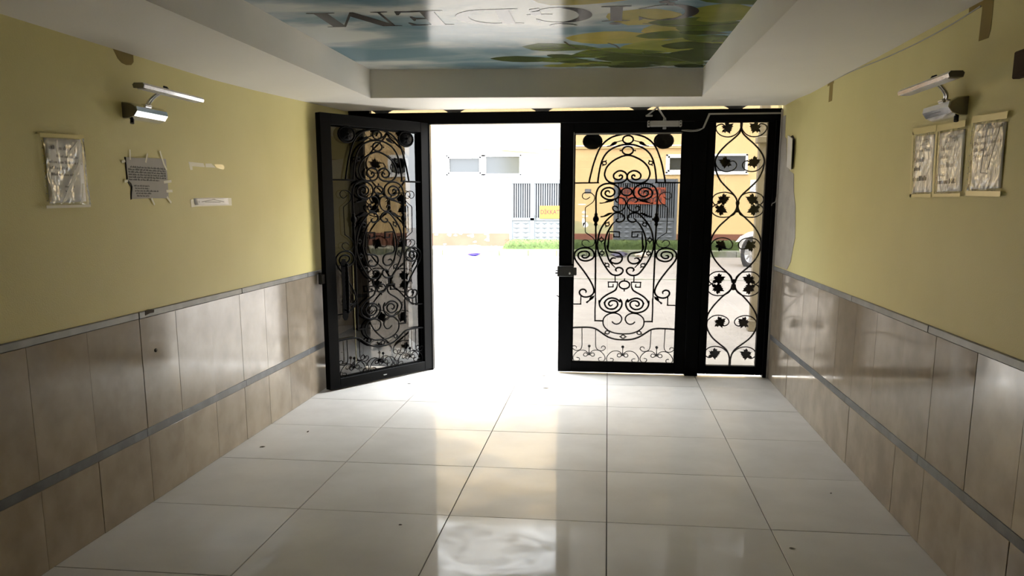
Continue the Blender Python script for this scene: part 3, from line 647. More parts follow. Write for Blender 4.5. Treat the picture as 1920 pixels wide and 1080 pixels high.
def door_leaf(name, label, loc, rotz, W, Hh, s0, s1, top, bot, bottom_z):
    """leaf in its own axes: x along the leaf from 0, outside face towards +y"""
    t = thing(name, label, None, loc, (0, 0, rotz), kind='structure')
    T = .030
    frame_part('stile', 0, s0, bottom_z, Hh, -T, T, t)
    frame_part('stile', W-s1, W, bottom_z, Hh, -T, T, t)
    frame_part('top_rail', s0, W-s1, top, Hh, -T, T, t)
    frame_part('bottom_rail', s0, W-s1, bottom_z, bot, -T, T, t)
    px0, px1 = s0, W-s1
    g = MB().box(px0, px1, -.020, -.014, bot, top).build('glass_pane', mat_pane, t)
    # glazing beads round the pane on the inside, top one greyed for caught light
    for nm, a in (('top', (px0, px1, top-.013, top)), ('bottom', (px0, px1, bot, bot+.010)), ('left', (px0, px0+.012, bot, top)), ('right', (px1-.010, px1, bot, top))):
        MB().box(a[0], a[1], -.031, -.0205, a[2], a[3]).build('glazing_bead', mat_bead if nm in ('top',) else mat_black, t)
        MB().box(a[0], a[1], -.013, -.004, a[2], a[3]).build('glazing_bead', mat_black, t)
    ironwork(t, px0, px1, bot, top, .012)
    return t

ZP0, ZP1 = .106, 2.181
# closed leaf (right), seen from inside
d2 = door_leaf('door_2', 'closed right leaf of the black iron double door with scrollwork over glass', (1.136, .503, 0), 0, 1.17, 2.2715, .127, .0915, ZP1, ZP0, .012)
# light caught by the bead, drawn as a grey strip down the lock side
MB().box(.1205, .1275, -.0325, -.0302, 1.02, 2.19).build('lit_bead_strip', mat_bead, d2, label='grey strip where the glazing bead catches light beside the pane')
lk = MB().bevbox(-.012, .135, -.062, -.0305, .905, 1.005, .006).bevbox(.100, .165, -.058, -.0305, .918, .990, .005).build('lock_case', mat_darkgrey, d2, label='black rim lock case')
MB().bevbox(-.031, -.012, -.055, -.036, .930, .944, .002).bevbox(-.029, -.012, -.055, -.036, .955, .965, .002).build('lock_bolt', mat_darkgrey, lk)
MB().lathe([(.010,-.030),(.010,-.067),(.006,-.069)], lambda u, v, hh: (.103+u, hh, .938+v), 10).build('lock_knob', mat_chrome, lk)
def pull_handle(t, x, z0, z1):
    h = thing('pull_handle', None, None); h.parent = t
    y = .072
    MB().prism([(x-.030,z0-.06),(x-.012,z0-.09),(x+.012,z0-.09),(x+.030,z0-.06),(x+.020,(z0+z1)/2),(x+.030,z1+.03),(x+.012,z1+.06),(x-.012,z1+.06),(x-.030,z1+.03),(x-.020,(z0+z1)/2)], .030, .034, lambda a, b, d: (a, d, b)).build('backplate', mat_iron, h)
    m = MB(); n = 40; pts = []; rr = []
    for i in range(n+1):
        f = i/n; z = z0 + (z1-z0)*f
        pts.append((x, y, z)); rr.append(.010 + .007*math.sin(PI*f) + .0035*math.sin(f*PI*10)**2)
    m.tube(pts, .01, 8, rr=rr)
    for z in (z0, z1): m.tube([(x, .03, z), (x, y*.8, z), (x, y, z + (.01 if z == z0 else -.01))], .008, 8)
    m.build('grip', mat_iron, h)
    for z in (z0-.012, z1+.012, (z0+z1)/2):
        MB().lathe([(.004,-.016),(.014,-.008),(.017,0),(.014,.008),(.004,.016)], lambda u, v, hh: (x+u, y+v, z+hh), 10).build('grip_bead', mat_iron, h)
    MB().tube([(x, y, z0+.06), (x-.06, y, z0+.045), (x-.085, y, z0+.06)], .006, 6).build('thumb_lever', mat_iron, h)
    return h
pull_handle(d2, .060, .66, 1.08)
# open leaf (left), swung into the hall against the left wall: its outside face shows
ex, ey = -.54141, -.84076
ang = math.atan2(ey, ex)
d1 = door_leaf('door_1', 'open left leaf of the black iron double door, swung inward beside the left wall', (0, 0, 0), ang, 1.233, 2.283, .112, .108, 2.196, .098, .014)
nrm = Vector((-ey, ex))          # outward normal of the open leaf
d1.location = (-.052 - nrm.x*.030, .477 - nrm.y*.030, 0)
pull_handle(d1, 1.233-.185, .68, 1.05)
lk = MB().bevbox(1.233-.120, 1.245, -.064, -.0305, .905, 1.005, .006).build('lock_case', mat_darkgrey, d1, label='black rim lock case')
MB().bevbox(1.233, 1.262, -.02, .015, .915, .995, .004).build('strike_plate', mat_darkgrey, lk)
MB().prism([(.60,.055),(.64,.055),(.635,.048),(.605,.048)], .0302, .036, lambda a,b,d:(a,d,b)).build('lift_ring', mat_alu, d1)

# fixed frame of the doorway
FY0, FY1 = .462, .545
tr = thing('trim_1', 'black steel doorway frame with header beam, posts and a transom above', None, kind='structure')
def fbox(nm, x0, x1, z0, z1, y0=FY0, y1=FY1, b=.004): return MB().bevbox(x0, x1, y0, y1, z0, z1, b).build(nm, mat_black, tr)
fbox('header_beam', XL+.002, XR-.002, 2.272, 2.374)
fbox('post', 2.3055, 2.425, .0, 2.272)
fbox('post', 3.005, XR-.002, .0, 2.272)
fbox('post', -.172, -.052, .0, 2.272)
fbox('post', XL+.002, XL+.07, .0, 2.272)
fbox('top_rail', 2.425, 3.005, 2.262, 2.272)
for x0, x1, ps in ((2.425, 3.005, (2.497, 2.940)), (XL+.07, -.172, (XL+.13, -.245))):
    fbox('side_stile', x0+.001, ps[0], .02, 2.270, FY0+.008, FY1-.01)
    fbox('side_stile', ps[1], x1-.001, .02, 2.270, FY0+.008, FY1-.01)
    fbox('side_rail', ps[0], ps[1], .02, .100, FY0+.008, FY1-.01)
    fbox('side_rail', ps[0], ps[1], 2.262, 2.270, FY0+.008, FY1-.01)
for x in (.17, .97, 1.84, 2.66, -.50):
    MB().prism([(x-.055,2.374),(x+.055,2.374),(x+.065,2.385),(x+.115,2.410),(x+.10,2.450),(x,2.462),(x-.10,2.450),(x-.115,2.410),(x-.065,2.385)], .497, .512, lambda a,b,d:(a,d,b)).build('transom_ornament', mat_iron, tr)
fbox('transom_rail', XL+.002, XR-.002, 2.70, 2.765, FY0, FY1)
fbox('transom_post', XL+.002, XL+.20, 2.374, 2.70)
MB().box(XL+.2, XR-.004, .478, .484, 2.374, 2.70).build('transom_glass', mat_pane, tr)
w1 = thing('window_1', 'narrow fixed glass side panel with black iron grapevine, right of the closed door', None, kind='structure')
MB().box(2.497, 2.940, .486, .492, .100, 2.262).build('glass_pane', mat_pane, w1)
vinework(w1, 2.495, 2.942, .098, 2.264, .517)
w2 = thing('window_2', 'narrow fixed glass side panel with black iron grapevine, behind the open door', None, kind='structure')
MB().box(XL+.13, -.245, .486, .492, .100, 2.262).build('glass_pane', mat_pane, w2)
vinework(w2, XL+.128, -.243, .098, 2.264, .517)

# door closer on the closed leaf
dc = thing('door_closer', 'silver hydraulic door closer with folding arm on top of the closed door', 'door closer', (2.05, .470, 2.252))
MB().bevbox(-.125, .125, -.058, .003, -.024, .024, .006).build('closer_body', mat_alu, dc)
for sx in (-1, 1):
    e = MB().bevbox(min(sx*.125, sx*.148), max(sx*.125, sx*.148), -.056, .003, -.026, .026, .004).build('end_cap', mat_alu, dc)
    for z in (-.012, .012): MB().lathe([(.006,-.0555),(.006,-.0575)], lambda u, v, hh: (sx*.137+u, hh, z+v), 8).build('screw_head', mat_darkgrey, e)
MB().lathe([(.016,-.045),(.016,-.030),(.010,-.026)], lambda u, v, hh: (.0+u, -.028+v, hh), 10).build('pivot', mat_alu, dc)
MB().lathe([(.016,.026),(.013,.040)], lambda u, v, hh: (.0+u, -.028+v, hh), 10).build('pivot_cap', mat_alu, dc)
MB().bevbox(-.012, .012, -.036, -.022, .040, .050, .002).tube([(0,-.03,.046),(-.03,-.05,.085),(-.067,-.05,.134)], .0075, 6).build('main_arm', mat_alu, dc)
MB().tube([(-.067,-.052,.137),(-.11,-.03,.105),(-.150,-.018,.075)], .0065, 6).lathe([(.009,.125),(.012,.130),(.012,.145),(.009,.150)], lambda u, v, hh: (-.067+u, -.05+v, hh), 8).build('fore_arm', mat_alu, dc)
MB().bevbox(-.165, -.105, -.026, -.009, .062, .078, .003).build('arm_shoe', mat_alu, dc)

# surface cable from the closer up to the right wall
cb = thing('door_cable', 'thin grey cable and conduit running over the door header to the right wall', 'cable', (0, 0, 0))
MB().tube(smooth_path([(2.20,.462,2.196),(2.235,.455,2.190),(2.285,.452,2.186),(2.345,.452,2.192),(2.385,.452,2.212)], 4), .0035, 6).build('cable', mat_cable, cb)
MB().tube(smooth_path([(2.20,.462,2.198),(2.25,.456,2.198),(2.31,.453,2.196),(2.385,.452,2.212)], 4), .0025, 6).build('cable', mat_cable, cb)
MB().hexa([(2.378,.450,2.215),(2.392,.450,2.211),(2.392,.461,2.211),(2.378,.461,2.215)], [(2.426,.450,2.336),(2.440,.450,2.326),(2.440,.461,2.326),(2.426,.461,2.336)]).box(2.426, XR-.004, .450, .461, 2.325, 2.338).build('conduit', mat_cable, cb)
MB().tube(smooth_path([(XR-.012,.453,1.62),(XR-.020,.450,1.58),(XR-.045,.448,1.565),(XR-.05,.448,1.545)], 4), .004, 6).build('cable_hook', mat_cable, cb)

# ---------------------------------------------------------------- the street and the building opposite
mat_facade = mat('facade_yellow_render', (.62, .44, .22), .8, col2=(.57, .40, .19), scale=.5, bump=.15, bscale=30)
mat_plinth = mat('terracotta_plinth_paint', (.155, .052, .031), .8, col2=(.175, .066, .042), scale=1.5)
mat_pvc = mat('white_pvc', (.80, .80, .80), .35)
mat_winglass = mat('dark_window_glass', (.03, .033, .036), .12, spec=.5)
mat_gate = mat('grey_gate_paint', (.088, .096, .108), .45, col2=(.078, .086, .098), scale=4)
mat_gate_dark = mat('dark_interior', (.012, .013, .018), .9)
mat_amber = mat('amber_sign', (.27, .095, .004), .5)
mat_orange = mat('orange_red_sign', (.25, .035, .006), .5)
mat_red = mat('red_lettering', (.05, .006, .003), .6)
mat_maroon = mat('maroon_lettering', (.02, .004, .004), .6)
mat_moss = mat('mossy_grass', (.055, .085, .018), .9, col2=(.035, .058, .013), scale=8, bump=.5, bscale=60)
mat_kerb = mat('mossy_kerb_stone', (.20, .20, .17), .9, col2=(.12, .14, .07), scale=3, rand=.12, lo=.4, hi=.62)
mat_walk = mat('sidewalk_concrete', (.38, .375, .34), .9, col2=(.30, .32, .24), scale=1.2)
mat_brick = mat('broken_brick', (.45, .20, .12), .9, col2=(.55, .36, .26), scale=20, rand=.2)
mat_bag = mat('blue_violet_plastic', (.07, .05, .45), .3)
mat_litter = mat('pale_litter', (.65, .55, .45), .7, rand=.2)
mat_carpaint = mat('white_car_paint', (.80, .80, .80), .25, coat=.6)
mat_tyre = mat('tyre_rubber', (.035, .035, .038), .8)
mat_rim = mat('alloy_rim', (.50, .51, .53), .3, metal=.7)
mat_stone = mat('pale_stone', (.33, .305, .275), .8, col2=(.29, .265, .24), scale=4)
mat_postm = mat('brown_grey_post', (.20, .165, .115), .7, col2=(.26, .22, .16), scale=6)

# paving: street of small setts (too small and far to build singly)
mat_street = mat('street_setts', (.30, .275, .255), .75, col2=(.255, .235, .22), scale=.7)
nt = mat_street.node_tree; nd = nt.nodes; ln = nt.links; bs = nd['Principled BSDF']
tc = nd['Texture Coordinate']
bk = nd.new('ShaderNodeTexBrick'); bk.inputs['Scale'].default_value = 1; bk.inputs['Brick Width'].default_value = .24; bk.inputs['Row Height'].default_value = .12; bk.inputs['Mortar Size'].default_value = .007
bk.inputs['Color1'].default_value = (1,1,1,1); bk.inputs['Color2'].default_value = (.84,.84,.84,1); bk.inputs['Mortar'].default_value = (.62,.60,.58,1)
mp = nd.new('ShaderNodeMapping'); mp.inputs['Rotation'].default_value = (0,0,.5)
ln.new(tc.outputs['Object'], mp.inputs[0]); ln.new(mp.outputs[0], bk.inputs['Vector'])
mm = nd.new('ShaderNodeMix'); mm.data_type = 'RGBA'; mm.blend_type = 'MULTIPLY'; mm.inputs[0].default_value = 1
src = bs.inputs['Base Color'].links[0].from_socket
ln.new(src, mm.inputs[6]); ln.new(bk.outputs['Color'], mm.inputs[7]); ln.new(mm.outputs[2], bs.inputs['Base Color'])
bp = nd.new('ShaderNodeBump'); bp.inputs['Strength'].default_value = .5; bp.inputs['Distance'].default_value = .01; bp.invert = True
ln.new(bk.outputs['Fac'], bp.inputs['Height']); ln.new(bp.outputs[0], bs.inputs['Normal'])
MB().box(-45, 45, .8, 18.0, -.3, -.02).build('street', mat_street, label='pale grey street of small setts outside the doorway', kind='structure')
ld = MB().box(XL-.5, XR+.25, .66, 1.80, -.25, -.004).build('doorstep', mat_stone, label='pale stone landing outside the door', kind='structure')
# paving band line across the street
MB().box(-14, 14, 10.42, 10.52, -.03, -.012).build('drain_line', mat_kerb, label='narrow drainage joint across the street', kind='structure')
mh = thing('manhole_cover', 'round manhole cover in the street beyond the open doorway', 'manhole cover', (-1.08, 9.12, -.02))
MB().lathe([(.46,-.02),(.46,.006),(.42,.008),(.42,.002)], lambda u, v, h: (u, v, h), 28).build('rim', mat_kerb, mh)
MB().lathe([(.41,-.01),(.41,.008),(.30,.012),(.001,.012)], lambda u, v, h: (u, v, h), 28).build('lid', mat('cast_iron', (.30,.28,.265), .6), mh)
# kerb
kb = MB().box(-45, 45, 18.14, 20.05, -.3, .165).build('sidewalk', mat_walk, label='concrete sidewalk in front of the yellow building', kind='structure')
x = -14.0; rk = random.Random(5)
km = MB().bevbox(.004, .876, -.09, .13, -.28, .165, .015).mesh('kerb_stone', mat_kerb)
while x < 14:
    o = link('kerb_stone', km, kb); o.location = (x, 18.0 + rk.uniform(-.01, .01), rk.uniform(-.012, .012)); x += .88
# grass bank in front of the gates
def bank(label, x0, x1, y0, y1, h):
    rg = random.Random(int(x0*10)); b = MB(); nx, ny = int((x1-x0)/.08), 8; v = []
    sec = [(0,0),(.02,.5),(.07,.88),(.16,1.0),(.5,1.03),(.84,1.0),(.93,.88),(.98,.5),(1,0)]
    for i in range(nx+1):
        for t, q_ in sec:
            e = min(1, i/3, (nx-i)/3); e = max(.0, e)**.5
            v.append((x0 + (x1-x0)*i/nx + rg.uniform(-.02,.02), y0 + (y1-y0)*t + rg.uniform(-.015,.015), .16 + h*q_*(.15+.85*e)*rg.uniform(.93,1.06)))
    N = len(sec)
    b.add(v, [[i*N+j, (i+1)*N+j, (i+1)*N+j+1, i*N+j+1] for i in range(nx) for j in range(N-1)], True)
    # blades
    for k in range(5200):
        x = rg.uniform(x0+.05, x1-.05); t = rg.random(); y = y0 + (y1-y0)*t
        s_ = min(t, 1-t); z = .16 + h*(min(1, .55+s_*4))
        if rg.random() < .5: y = y0 - .005; z = .16 + rg.uniform(.05, h*.95)
        l = rg.uniform(.03, .07); a = rg.uniform(0, PI)
        dx, dy = math.cos(a)*.006, math.sin(a)*.006
        b.add([(x-dx, y-dy, z-.01), (x+dx, y+dy, z-.01), (x+rg.uniform(-.03,.03), y+rg.uniform(-.05,.0), z+l*.7)], [(0,1,2)])
    return b.build('clipped_grass_bank', mat_moss, label=label, cat='grass', kind='stuff')
bank('low clipped bank of mossy grass along the sidewalk in front of the grey gates', -1.62, 9.5, 18.22, 19.1, .27)

# the building
bd = thing('yellow_building', 'long yellow building with terracotta plinth opposite the doorway', 'building', (0, 20.0, .165))
FX0, FX1, FH = -30, 34, 9.0
gates = [(-1.60, .40, 2.145), (1.76, 3.76, 2.145)]
MB().box(FX0, FX1, .12, 6, 0, FH).build('wall', mat_facade, bd)
# front skin with openings for the gates
wins = [(-5.62, -4.30, 2.27, 2.94), (-3.69, -1.21, 2.265, 2.925), (3.36, 5.88, 2.31, 2.90)]
m_ = MB()
xs = sorted({FX0, FX1, *[g[0] for g in gates], *[g[1] for g in gates], *[w[0] for w in wins], *[w[1] for w in wins]})
for a, b in zip(xs, xs[1:]):
    mid = (a+b)/2; z = .415; cuts = []
    for g in gates:
        if g[0] <= mid <= g[1]: cuts.append((0, g[2]))
    for w in wins:
        if w[0] <= mid <= w[1]: cuts.append((w[2], w[3]))
    z = 0.0
    for c0, c1 in sorted(cuts):
        if c0 > z: m_.box(a, b, 0, .12, z, c0)
        z = max(z, c1)
    m_.box(a, b, 0, .12, z, FH)
m_.build('front_skin', mat_facade, bd)
pl_edges = [FX0, gates[0][0]-.02, gates[0][1]+.02, gates[1][0]-.02, gates[1][1]+.02, FX1]
for a, b in zip(pl_edges[::2], pl_edges[1::2]): MB().box(a, b, -.012, .0, 0, .415).build('plinth', mat_plinth, bd)
MB().bevbox(FX0, FX1, -.35, 6.2, FH, FH+.25, .03).build('roof_edge', mat_white, bd)
MB().prism([(0,3.14),(-.06,3.13),(-.06,3.09),(0,3.07)], -1.85, 4.15, lambda a, b, d: (d, a, b)).build('ledge', mat_facade, bd)
MB().tube([(-1.85,-.026,3.175),(4.15,-.026,3.165)], .025, 8).build('pipe', mat_pvc, bd, label='white pipe along the ledge')
rs = random.Random(3)
for k in range(26):
    x = rs.uniform(-6, -1.9); z = rs.uniform(.05, .40) if k < 16 else rs.uniform(.3, .41)
    MB().prism([(x+rs.uniform(.02,.09)*math.cos(t), z+rs.uniform(.012,.04)*math.sin(t)) for t in (0,.9,1.8,2.7,3.6,4.5,5.4)], -.0135, -.0118, lambda a, b, d: (a, d, b)).build('flaked_patch', mat_pvc, bd)
for (x, z, a, b) in ((.82,1.10,.09,.05),(.86,.98,.12,.03),(.80,.80,.05,.16),(.86,.70,.10,.10),(.75,1.35,.16,.02)):
    MB().prism([(x+a*rs.uniform(.7,1.1)*math.cos(t), z+b*rs.uniform(.6,1.2)*math.sin(t)) for t in (0,.8,1.6,2.4,3.2,4.0,4.8,5.6)], -.002, .001, lambda p, q_, d: (p, d, q_)).build('paint_splash', mat_pvc, bd)
mat_damp = mat('green_damp_stain', (.30, .30, .16), .9, col2=(.42, .36, .20), scale=3)
MB().prism([(.42,.42),(1.74,.42),(1.74,.62),(1.5,.72),(1.2,.70),(.95,.82),(.7,.80),(.42,.86)], -.0015, .001, lambda p, q_, d: (p, d, q_)).build('damp_stain', mat_damp, bd, label='greenish damp stain on the yellow wall')
def pvc_window(x0, x1, z0, z1, panes):
    w = MB().bevbox(x0, x1, -.02, .10, z0, z0+.06, .008).bevbox(x0, x1, -.02, .10, z1-.06, z1, .008).bevbox(x0, x0+.07, -.02, .10, z0, z1, .008).bevbox(x1-.07, x1, -.02, .10, z0, z1, .008)
    n = len(panes)
    for (a, b), (c, d) in zip(panes, panes[1:]): w.bevbox(b-.0, c+.0, -.02, .10, z0, z1, .008)
    w = w.build('window', mat_pvc, bd)
    for i, (a, b) in enumerate(panes):
        s = .05 if i == 0 else .0
        if s: MB().box(a-.0, b, -.028, .0, z0+.06, z0+.06+s).box(a, b, -.028, .0, z1-.06-s, z1-.06).box(a, a+s, -.028, .0, z0+.06, z1-.06).box(b-s, b, -.028, .0, z0+.06, z1-.06).build('sash', mat_pvc, w)
        MB().box(a, b, .05, .06, z0+.05, z1-.05).build('pane', mat_winglass, w)
    MB().bevbox(x0-.03, x1+.03, -.06, .05, z0-.04, z0, .006).build('sill', mat_pvc, w)
pvc_window(-5.62, -4.30, 2.27, 2.94, [(-5.55,-4.99),(-4.93,-4.37)])
pvc_window(-3.69, -1.21, 2.265, 2.925, [(-3.62,-2.54),(-2.38,-1.28)])
pvc_window(3.36, 5.88, 2.31, 2.90, [(3.43,4.52),(4.66,5.81)])
# tube lamp on the wall
tl = thing('tube_lamp', 'slanting white tube lamp fixed under the ledge of the yellow building', 'lamp', (-1.38, 19.86, 3.245), (0, R(4.5), 0))
MB().bevbox(-.86, .86, -.03, .06, -.01, .06, .008).build('lamp_body', mat_pvc, tl)
MB().tube([(-.80,-.02,-.03),(.80,-.02,-.03)], .022, 8).build('tube', mat_pvc, tl)
for e in (-.62, .70): MB().bevbox(e-.02, e+.02, .058, .142, .0, .03, .004).build('bracket', mat_pvc, tl)
for e in (-.83, .83): MB().bevbox(e-.025, e+.025, -.045, .0, -.055, -.005, .004).build('socket', mat_pvc, tl)

def gate(name, label, x0, x1, mull):
    """grey sheet-metal gate: barred upper half, pressed diamond panels below"""
    t = thing(name, label, 'gate', (x0, 19.99, .165))
    W, Hh = x1-x0, 2.14
    f = MB()
    for a, b, c, d in ((0,.09,0,Hh),(W-.09,W,0,Hh),(.09,W-.09,Hh-.13,Hh),(.09,W-.09,.02,.10),(mull-.07,mull+.07,.10,Hh-.13),(.09,W-.09,.83,.92)):
        f.bevbox(a, b, -.03, .05, c, d, .006)
    f.build('gate_frame', mat_gate, t)
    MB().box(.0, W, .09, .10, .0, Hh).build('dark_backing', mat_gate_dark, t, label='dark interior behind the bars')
    for a, b in ((.09, mull-.07), (mull+.07, W-.09)):
        n = max(3, round((b-a)/.072)); st = (b-a)/n
        for k in range(n):
            MB().bevbox(a+st*k+st*.02, a+st*k+st*.56, -.012, .012, .92, Hh-.13, .003).build('bar', mat_gate, t)
        MB().box(a, b, .0, .02, .10, .83).build('lower_panel', mat_gate, t)
        nx = max(2, round((b-a)/.24)); nz = 5
        for i in range(nx):
            for j in range(nz):
                u0, u1 = a+(b-a)*i/nx, a+(b-a)*(i+1)/nx
                z0, z1 = .10+.73*j/nz, .10+.73*(j+1)/nz
                uc, zc = (u0+u1)/2, (z0+z1)/2
                MB().add([(u0+.012,0,zc),(uc,0,z0+.012),(u1-.012,0,zc),(uc,0,z1-.012),(uc,-.035,zc)], [(0,1,4),(1,2,4),(2,3,4),(3,0,4)]).build('pressed_diamond', mat_gate, t)
    MB().bevbox(mull+.10, mull+.13, -.06, -.03, .86, 1.02, .004).build('handle', mat_darkgrey, t)
    return t
gate('metal_gate', 'grey barred metal gate with an amber sign, seen through the open doorway', -1.60, .40, .74)
gate('metal_gate', 'grey barred metal gate with an orange-red sign, seen through the closed door', 1.76, 3.76, 1.29)
sg = thing('warning_sign', 'amber sign with one red word on the gate in the open doorway', 'sign', (-.285, 19.945, 1.265))
MB().bevbox(-.335, .335, -.008, .008, -.205, .205, .003).build('sign_board', mat_amber, sg)
flat_text('DİKKAT', .165, lambda x, y: (x*1.0, -.010, y*1.15+.0), mat_red, 'lettering', sg, .004)
sg2 = thing('warning_sign', 'orange-red sign with two lines of dark lettering behind the closed door', 'sign', (2.65, 19.945, 1.78))
MB().bevbox(-.73, .73, -.008, .008, -.26, .26, .003).build('sign_board', mat_orange, sg2)
flat_text('DEPO ÖNÜDÜR', .215, lambda x, y: (x*.95, -.010, y*1.05+.11), mat_maroon, 'lettering', sg2, .007)
flat_text('PARK ETMEYİN', .18, lambda x, y: (x*.98, -.010, y*1.05-.12), mat_maroon, 'lettering', sg2, .007)
# paper notices on the yellow wall
for nm, lb, x, z, w, h in (('wall_notice', 'small grey notice on the yellow wall left of the second gate', .93, 1.93, .20, .14), ('wall_poster', 'white poster on the yellow wall above the parked car', 6.10, 2.07, .22, .40)):
    t = thing(nm, lb, 'notice', (x, 19.995, z)); MB().bevbox(-w/2, w/2, -.006, .004, -h/2, h/2, .001).build('sheet', mat_pvc if 'poster' in nm else mat_gate, t)
    b = MB()
    for k in range(4): b.box(-w*.36, w*(.36-.1*(k % 2)), -.008, -.006, h*(.3-k*.18), h*(.36-k*.18))
    b.build('print', mat_ink_soft, t)
# litter by the kerb
rr_ = random.Random(14)
for k in range(9):
    x = -2.95 + .145*k; y = 18.6 + rr_.uniform(-.2, .9); s_ = rr_.uniform(.05, .09)
    o = MB().bevbox(-s_*1.3, s_*1.2, -s_*.7, s_*.6, 0, s_, .012).build('broken_brick', mat_brick, None, label='broken brick in the scatter of rubble on the sidewalk, left of the grass bank', cat='brick', group='brick rubble on the sidewalk')
    o.location = (x, y, .163); o.rotation_euler = (0, 0, rr_.uniform(0, 3))
def bag(label, loc, s, m, seed):
    rg = random.Random(seed); v = []; f = []
    N, K = 12, 7
    for i in range(K):
        t = i/(K-1)
        for j in range(N):
            a = 2*PI*j/N; r = s*math.sin(PI*(.12+.83*t))*rg.uniform(.65, 1.25)
            v.append((r*math.cos(a)*1.5, r*math.sin(a), s*1.1*(1-t)*rg.uniform(.8, 1.0)))
    for i in range(K-1):
        for j in range(N): f.append([i*N+j, i*N+(j+1) % N, (i+1)*N+(j+1) % N, (i+1)*N+j])
    f.append(list(range(N)))
    return link('plastic_bag', MB().add(v, f).mesh('plastic_bag', m), None, label, 'bag', None, None, loc)
bag('crumpled blue-violet plastic bag lying against the kerb', (-2.42, 17.74, -.02), .14, mat_bag, 2)
bag('crumpled pale plastic bag on the street, in front of the second gate', (2.60, 17.6, -.02), .15, mat_litter, 4)
bag('dark crumpled bag on the street, behind the ironwork of the closed door', (1.95, 17.55, -.02), .17, mat('navy_plastic', (.05,.045,.08), .4), 6)
bag('flattened white plastic bag on the street at the right of the litter', (3.95, 17.5, -.02), .13, mat_pvc, 8)

# side of the entrance porch, seen through the right side panel
pw = thing('porch_wall', 'low pale stone wall with a coping just outside the right side panel', 'wall', (3.46, 3.5, -.02))
MB().box(.0, .45, 0, .32, 0, .80).build('wall_body', mat_stone, pw)
MB().bevbox(-.03, .38, -.03, .35, .80, .85, .008).build('coping', mat_stone, pw)
pp = thing('porch_post', 'square brown-grey porch post with a collar, standing outside the right side panel', 'post', (3.43, 3.47, 0))
MB().bevbox(-.055, .055, -.055, .055, -.02, 2.75, .006).build('shaft', mat_postm, pp)
MB().bevbox(-.085, .085, -.085, .085, 2.28, 2.36, .01).build('collar', mat_postm, pp)
MB().bevbox(-.075, .075, -.075, .075, -.02, .12, .008).build('foot', mat_postm, pp)

# parked white car, mostly hidden behind the post; nose away from us
def car(loc, heading):
    t = thing('parked_car', 'parked white car with alloy wheels, partly hidden outside the right side panel', 'car', loc, (0, 0, heading))
    # local x forward, y left; half profile stations (x, z_bottom, z_belt, z_roof, half width belt, half width roof)
    st = [(2.02,.38,.62,.62,.55,.52),(1.90,.26,.74,.74,.74,.70),(1.55,.20,.86,.88,.82,.74),(1.05,.18,.94,.97,.85,.72),(.62,.18,.97,1.16,.86,.66),(.15,.18,.98,1.42,.87,.60),(-.5,.18,.99,1.47,.87,.60),(-1.1,.18,1.0,1.44,.87,.59),(-1.6,.20,1.0,1.30,.86,.58),(-1.95,.24,.98,1.02,.80,.62),(-2.08,.36,.72,.72,.70,.62)]
    v = []
    for x, zb, zl_, zr_, wb, wr_ in st:
        v += [(x,-wb*.92,zb),(x,-wb,zb+.18),(x,-wb,zl_-.08),(x,-wb*.97,zl_),(x,-wr_,zr_-.03),(x,-wr_*.8,zr_),(x,wr_*.8,zr_),(x,wr_,zr_-.03),(x,wb*.97,zl_),(x,wb,zl_-.08),(x,wb,zb+.18),(x,wb*.92,zb)]
    N = 12; f = []
    for i in range(len(st)-1):
        for j in range(N): f.append([i*N+j, i*N+(j+1) % N, (i+1)*N+(j+1) % N, (i+1)*N+j])
    f += [list(range(N)), [(len(st)-1)*N+j for j in range(N)][::-1]]
    b = MB().add(v, f, True).build('body', mat_carpaint, t)
    for sx in (1, -1):   # side windows
        MB().add([(.55,sx*.845,1.0),(.10,sx*.625,1.375),(-1.05,sx*.62,1.40),(-1.55,sx*.70,1.22),(-1.6,sx*.85,1.02),(.55,sx*.86,1.0),(.10,sx*.64,1.38),(-1.05,sx*.635,1.405),(-1.55,sx*.715,1.225),(-1.6,sx*.865,1.02)], [(5,6,7,8,9)]).build('side_window', mat_winglass, t)
        MB().bevbox(.50, .66, min(sx*.88,sx*1.02), max(sx*.88,sx*1.02), .98, 1.10, .02).build('wing_mirror', mat_carpaint, t)
        MB().prism([(1.98,.60),(1.80,.76),(1.52,.78),(1.62,.66)], sx*.70, sx*.80, lambda p, q_, d: (p, d, q_)).build('headlamp', mat_pvc, t)
    MB().add([(.66,-.66,1.02),(.66,.66,1.02),(.20,.58,1.40),(.20,-.58,1.40)], [(0,1,2,3)]).build('windscreen', mat_winglass, t)
    for wx in (1.32, -1.28):
        for sy in (1, -1):
            w = thing('wheel', None, None); w.parent = t; w.location = (wx, sy*.80, .33)
            if wx > 0: w.rotation_euler = (0, 0, R(-6))
            Y_ = lambda u, vv, h: (u, sy*h, vv)
            MB().lathe([(.20,-.11),(.31,-.11),(.33,-.07),(.33,.07),(.31,.10),(.235,.10),(.225,.085),(.20,.08)], Y_, 28).build('tyre', mat_tyre, w)
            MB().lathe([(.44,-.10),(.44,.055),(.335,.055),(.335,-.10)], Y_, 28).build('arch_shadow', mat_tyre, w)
            m = MB().lathe([(.225,.082),(.225,.10),(.205,.10),(.200,.05)], Y_, 28).lathe([(.05,.05),(.05,.095),(.03,.10)], Y_, 10)
            for k in range(9):
                a = 2*PI*k/9
                c, s_ = math.cos(a), math.sin(a)
                q_ = [(.04,-.016),(.21,-.022),(.21,.022),(.04,.016)]
                m.prism(q_, .07, .097, lambda p, r_, d: (p*c-r_*s_, sy*d, p*s_+r_*c))
            m.build('rim', mat_rim, w)
    return t
car((6.60, 13.5, -.02), R(124))

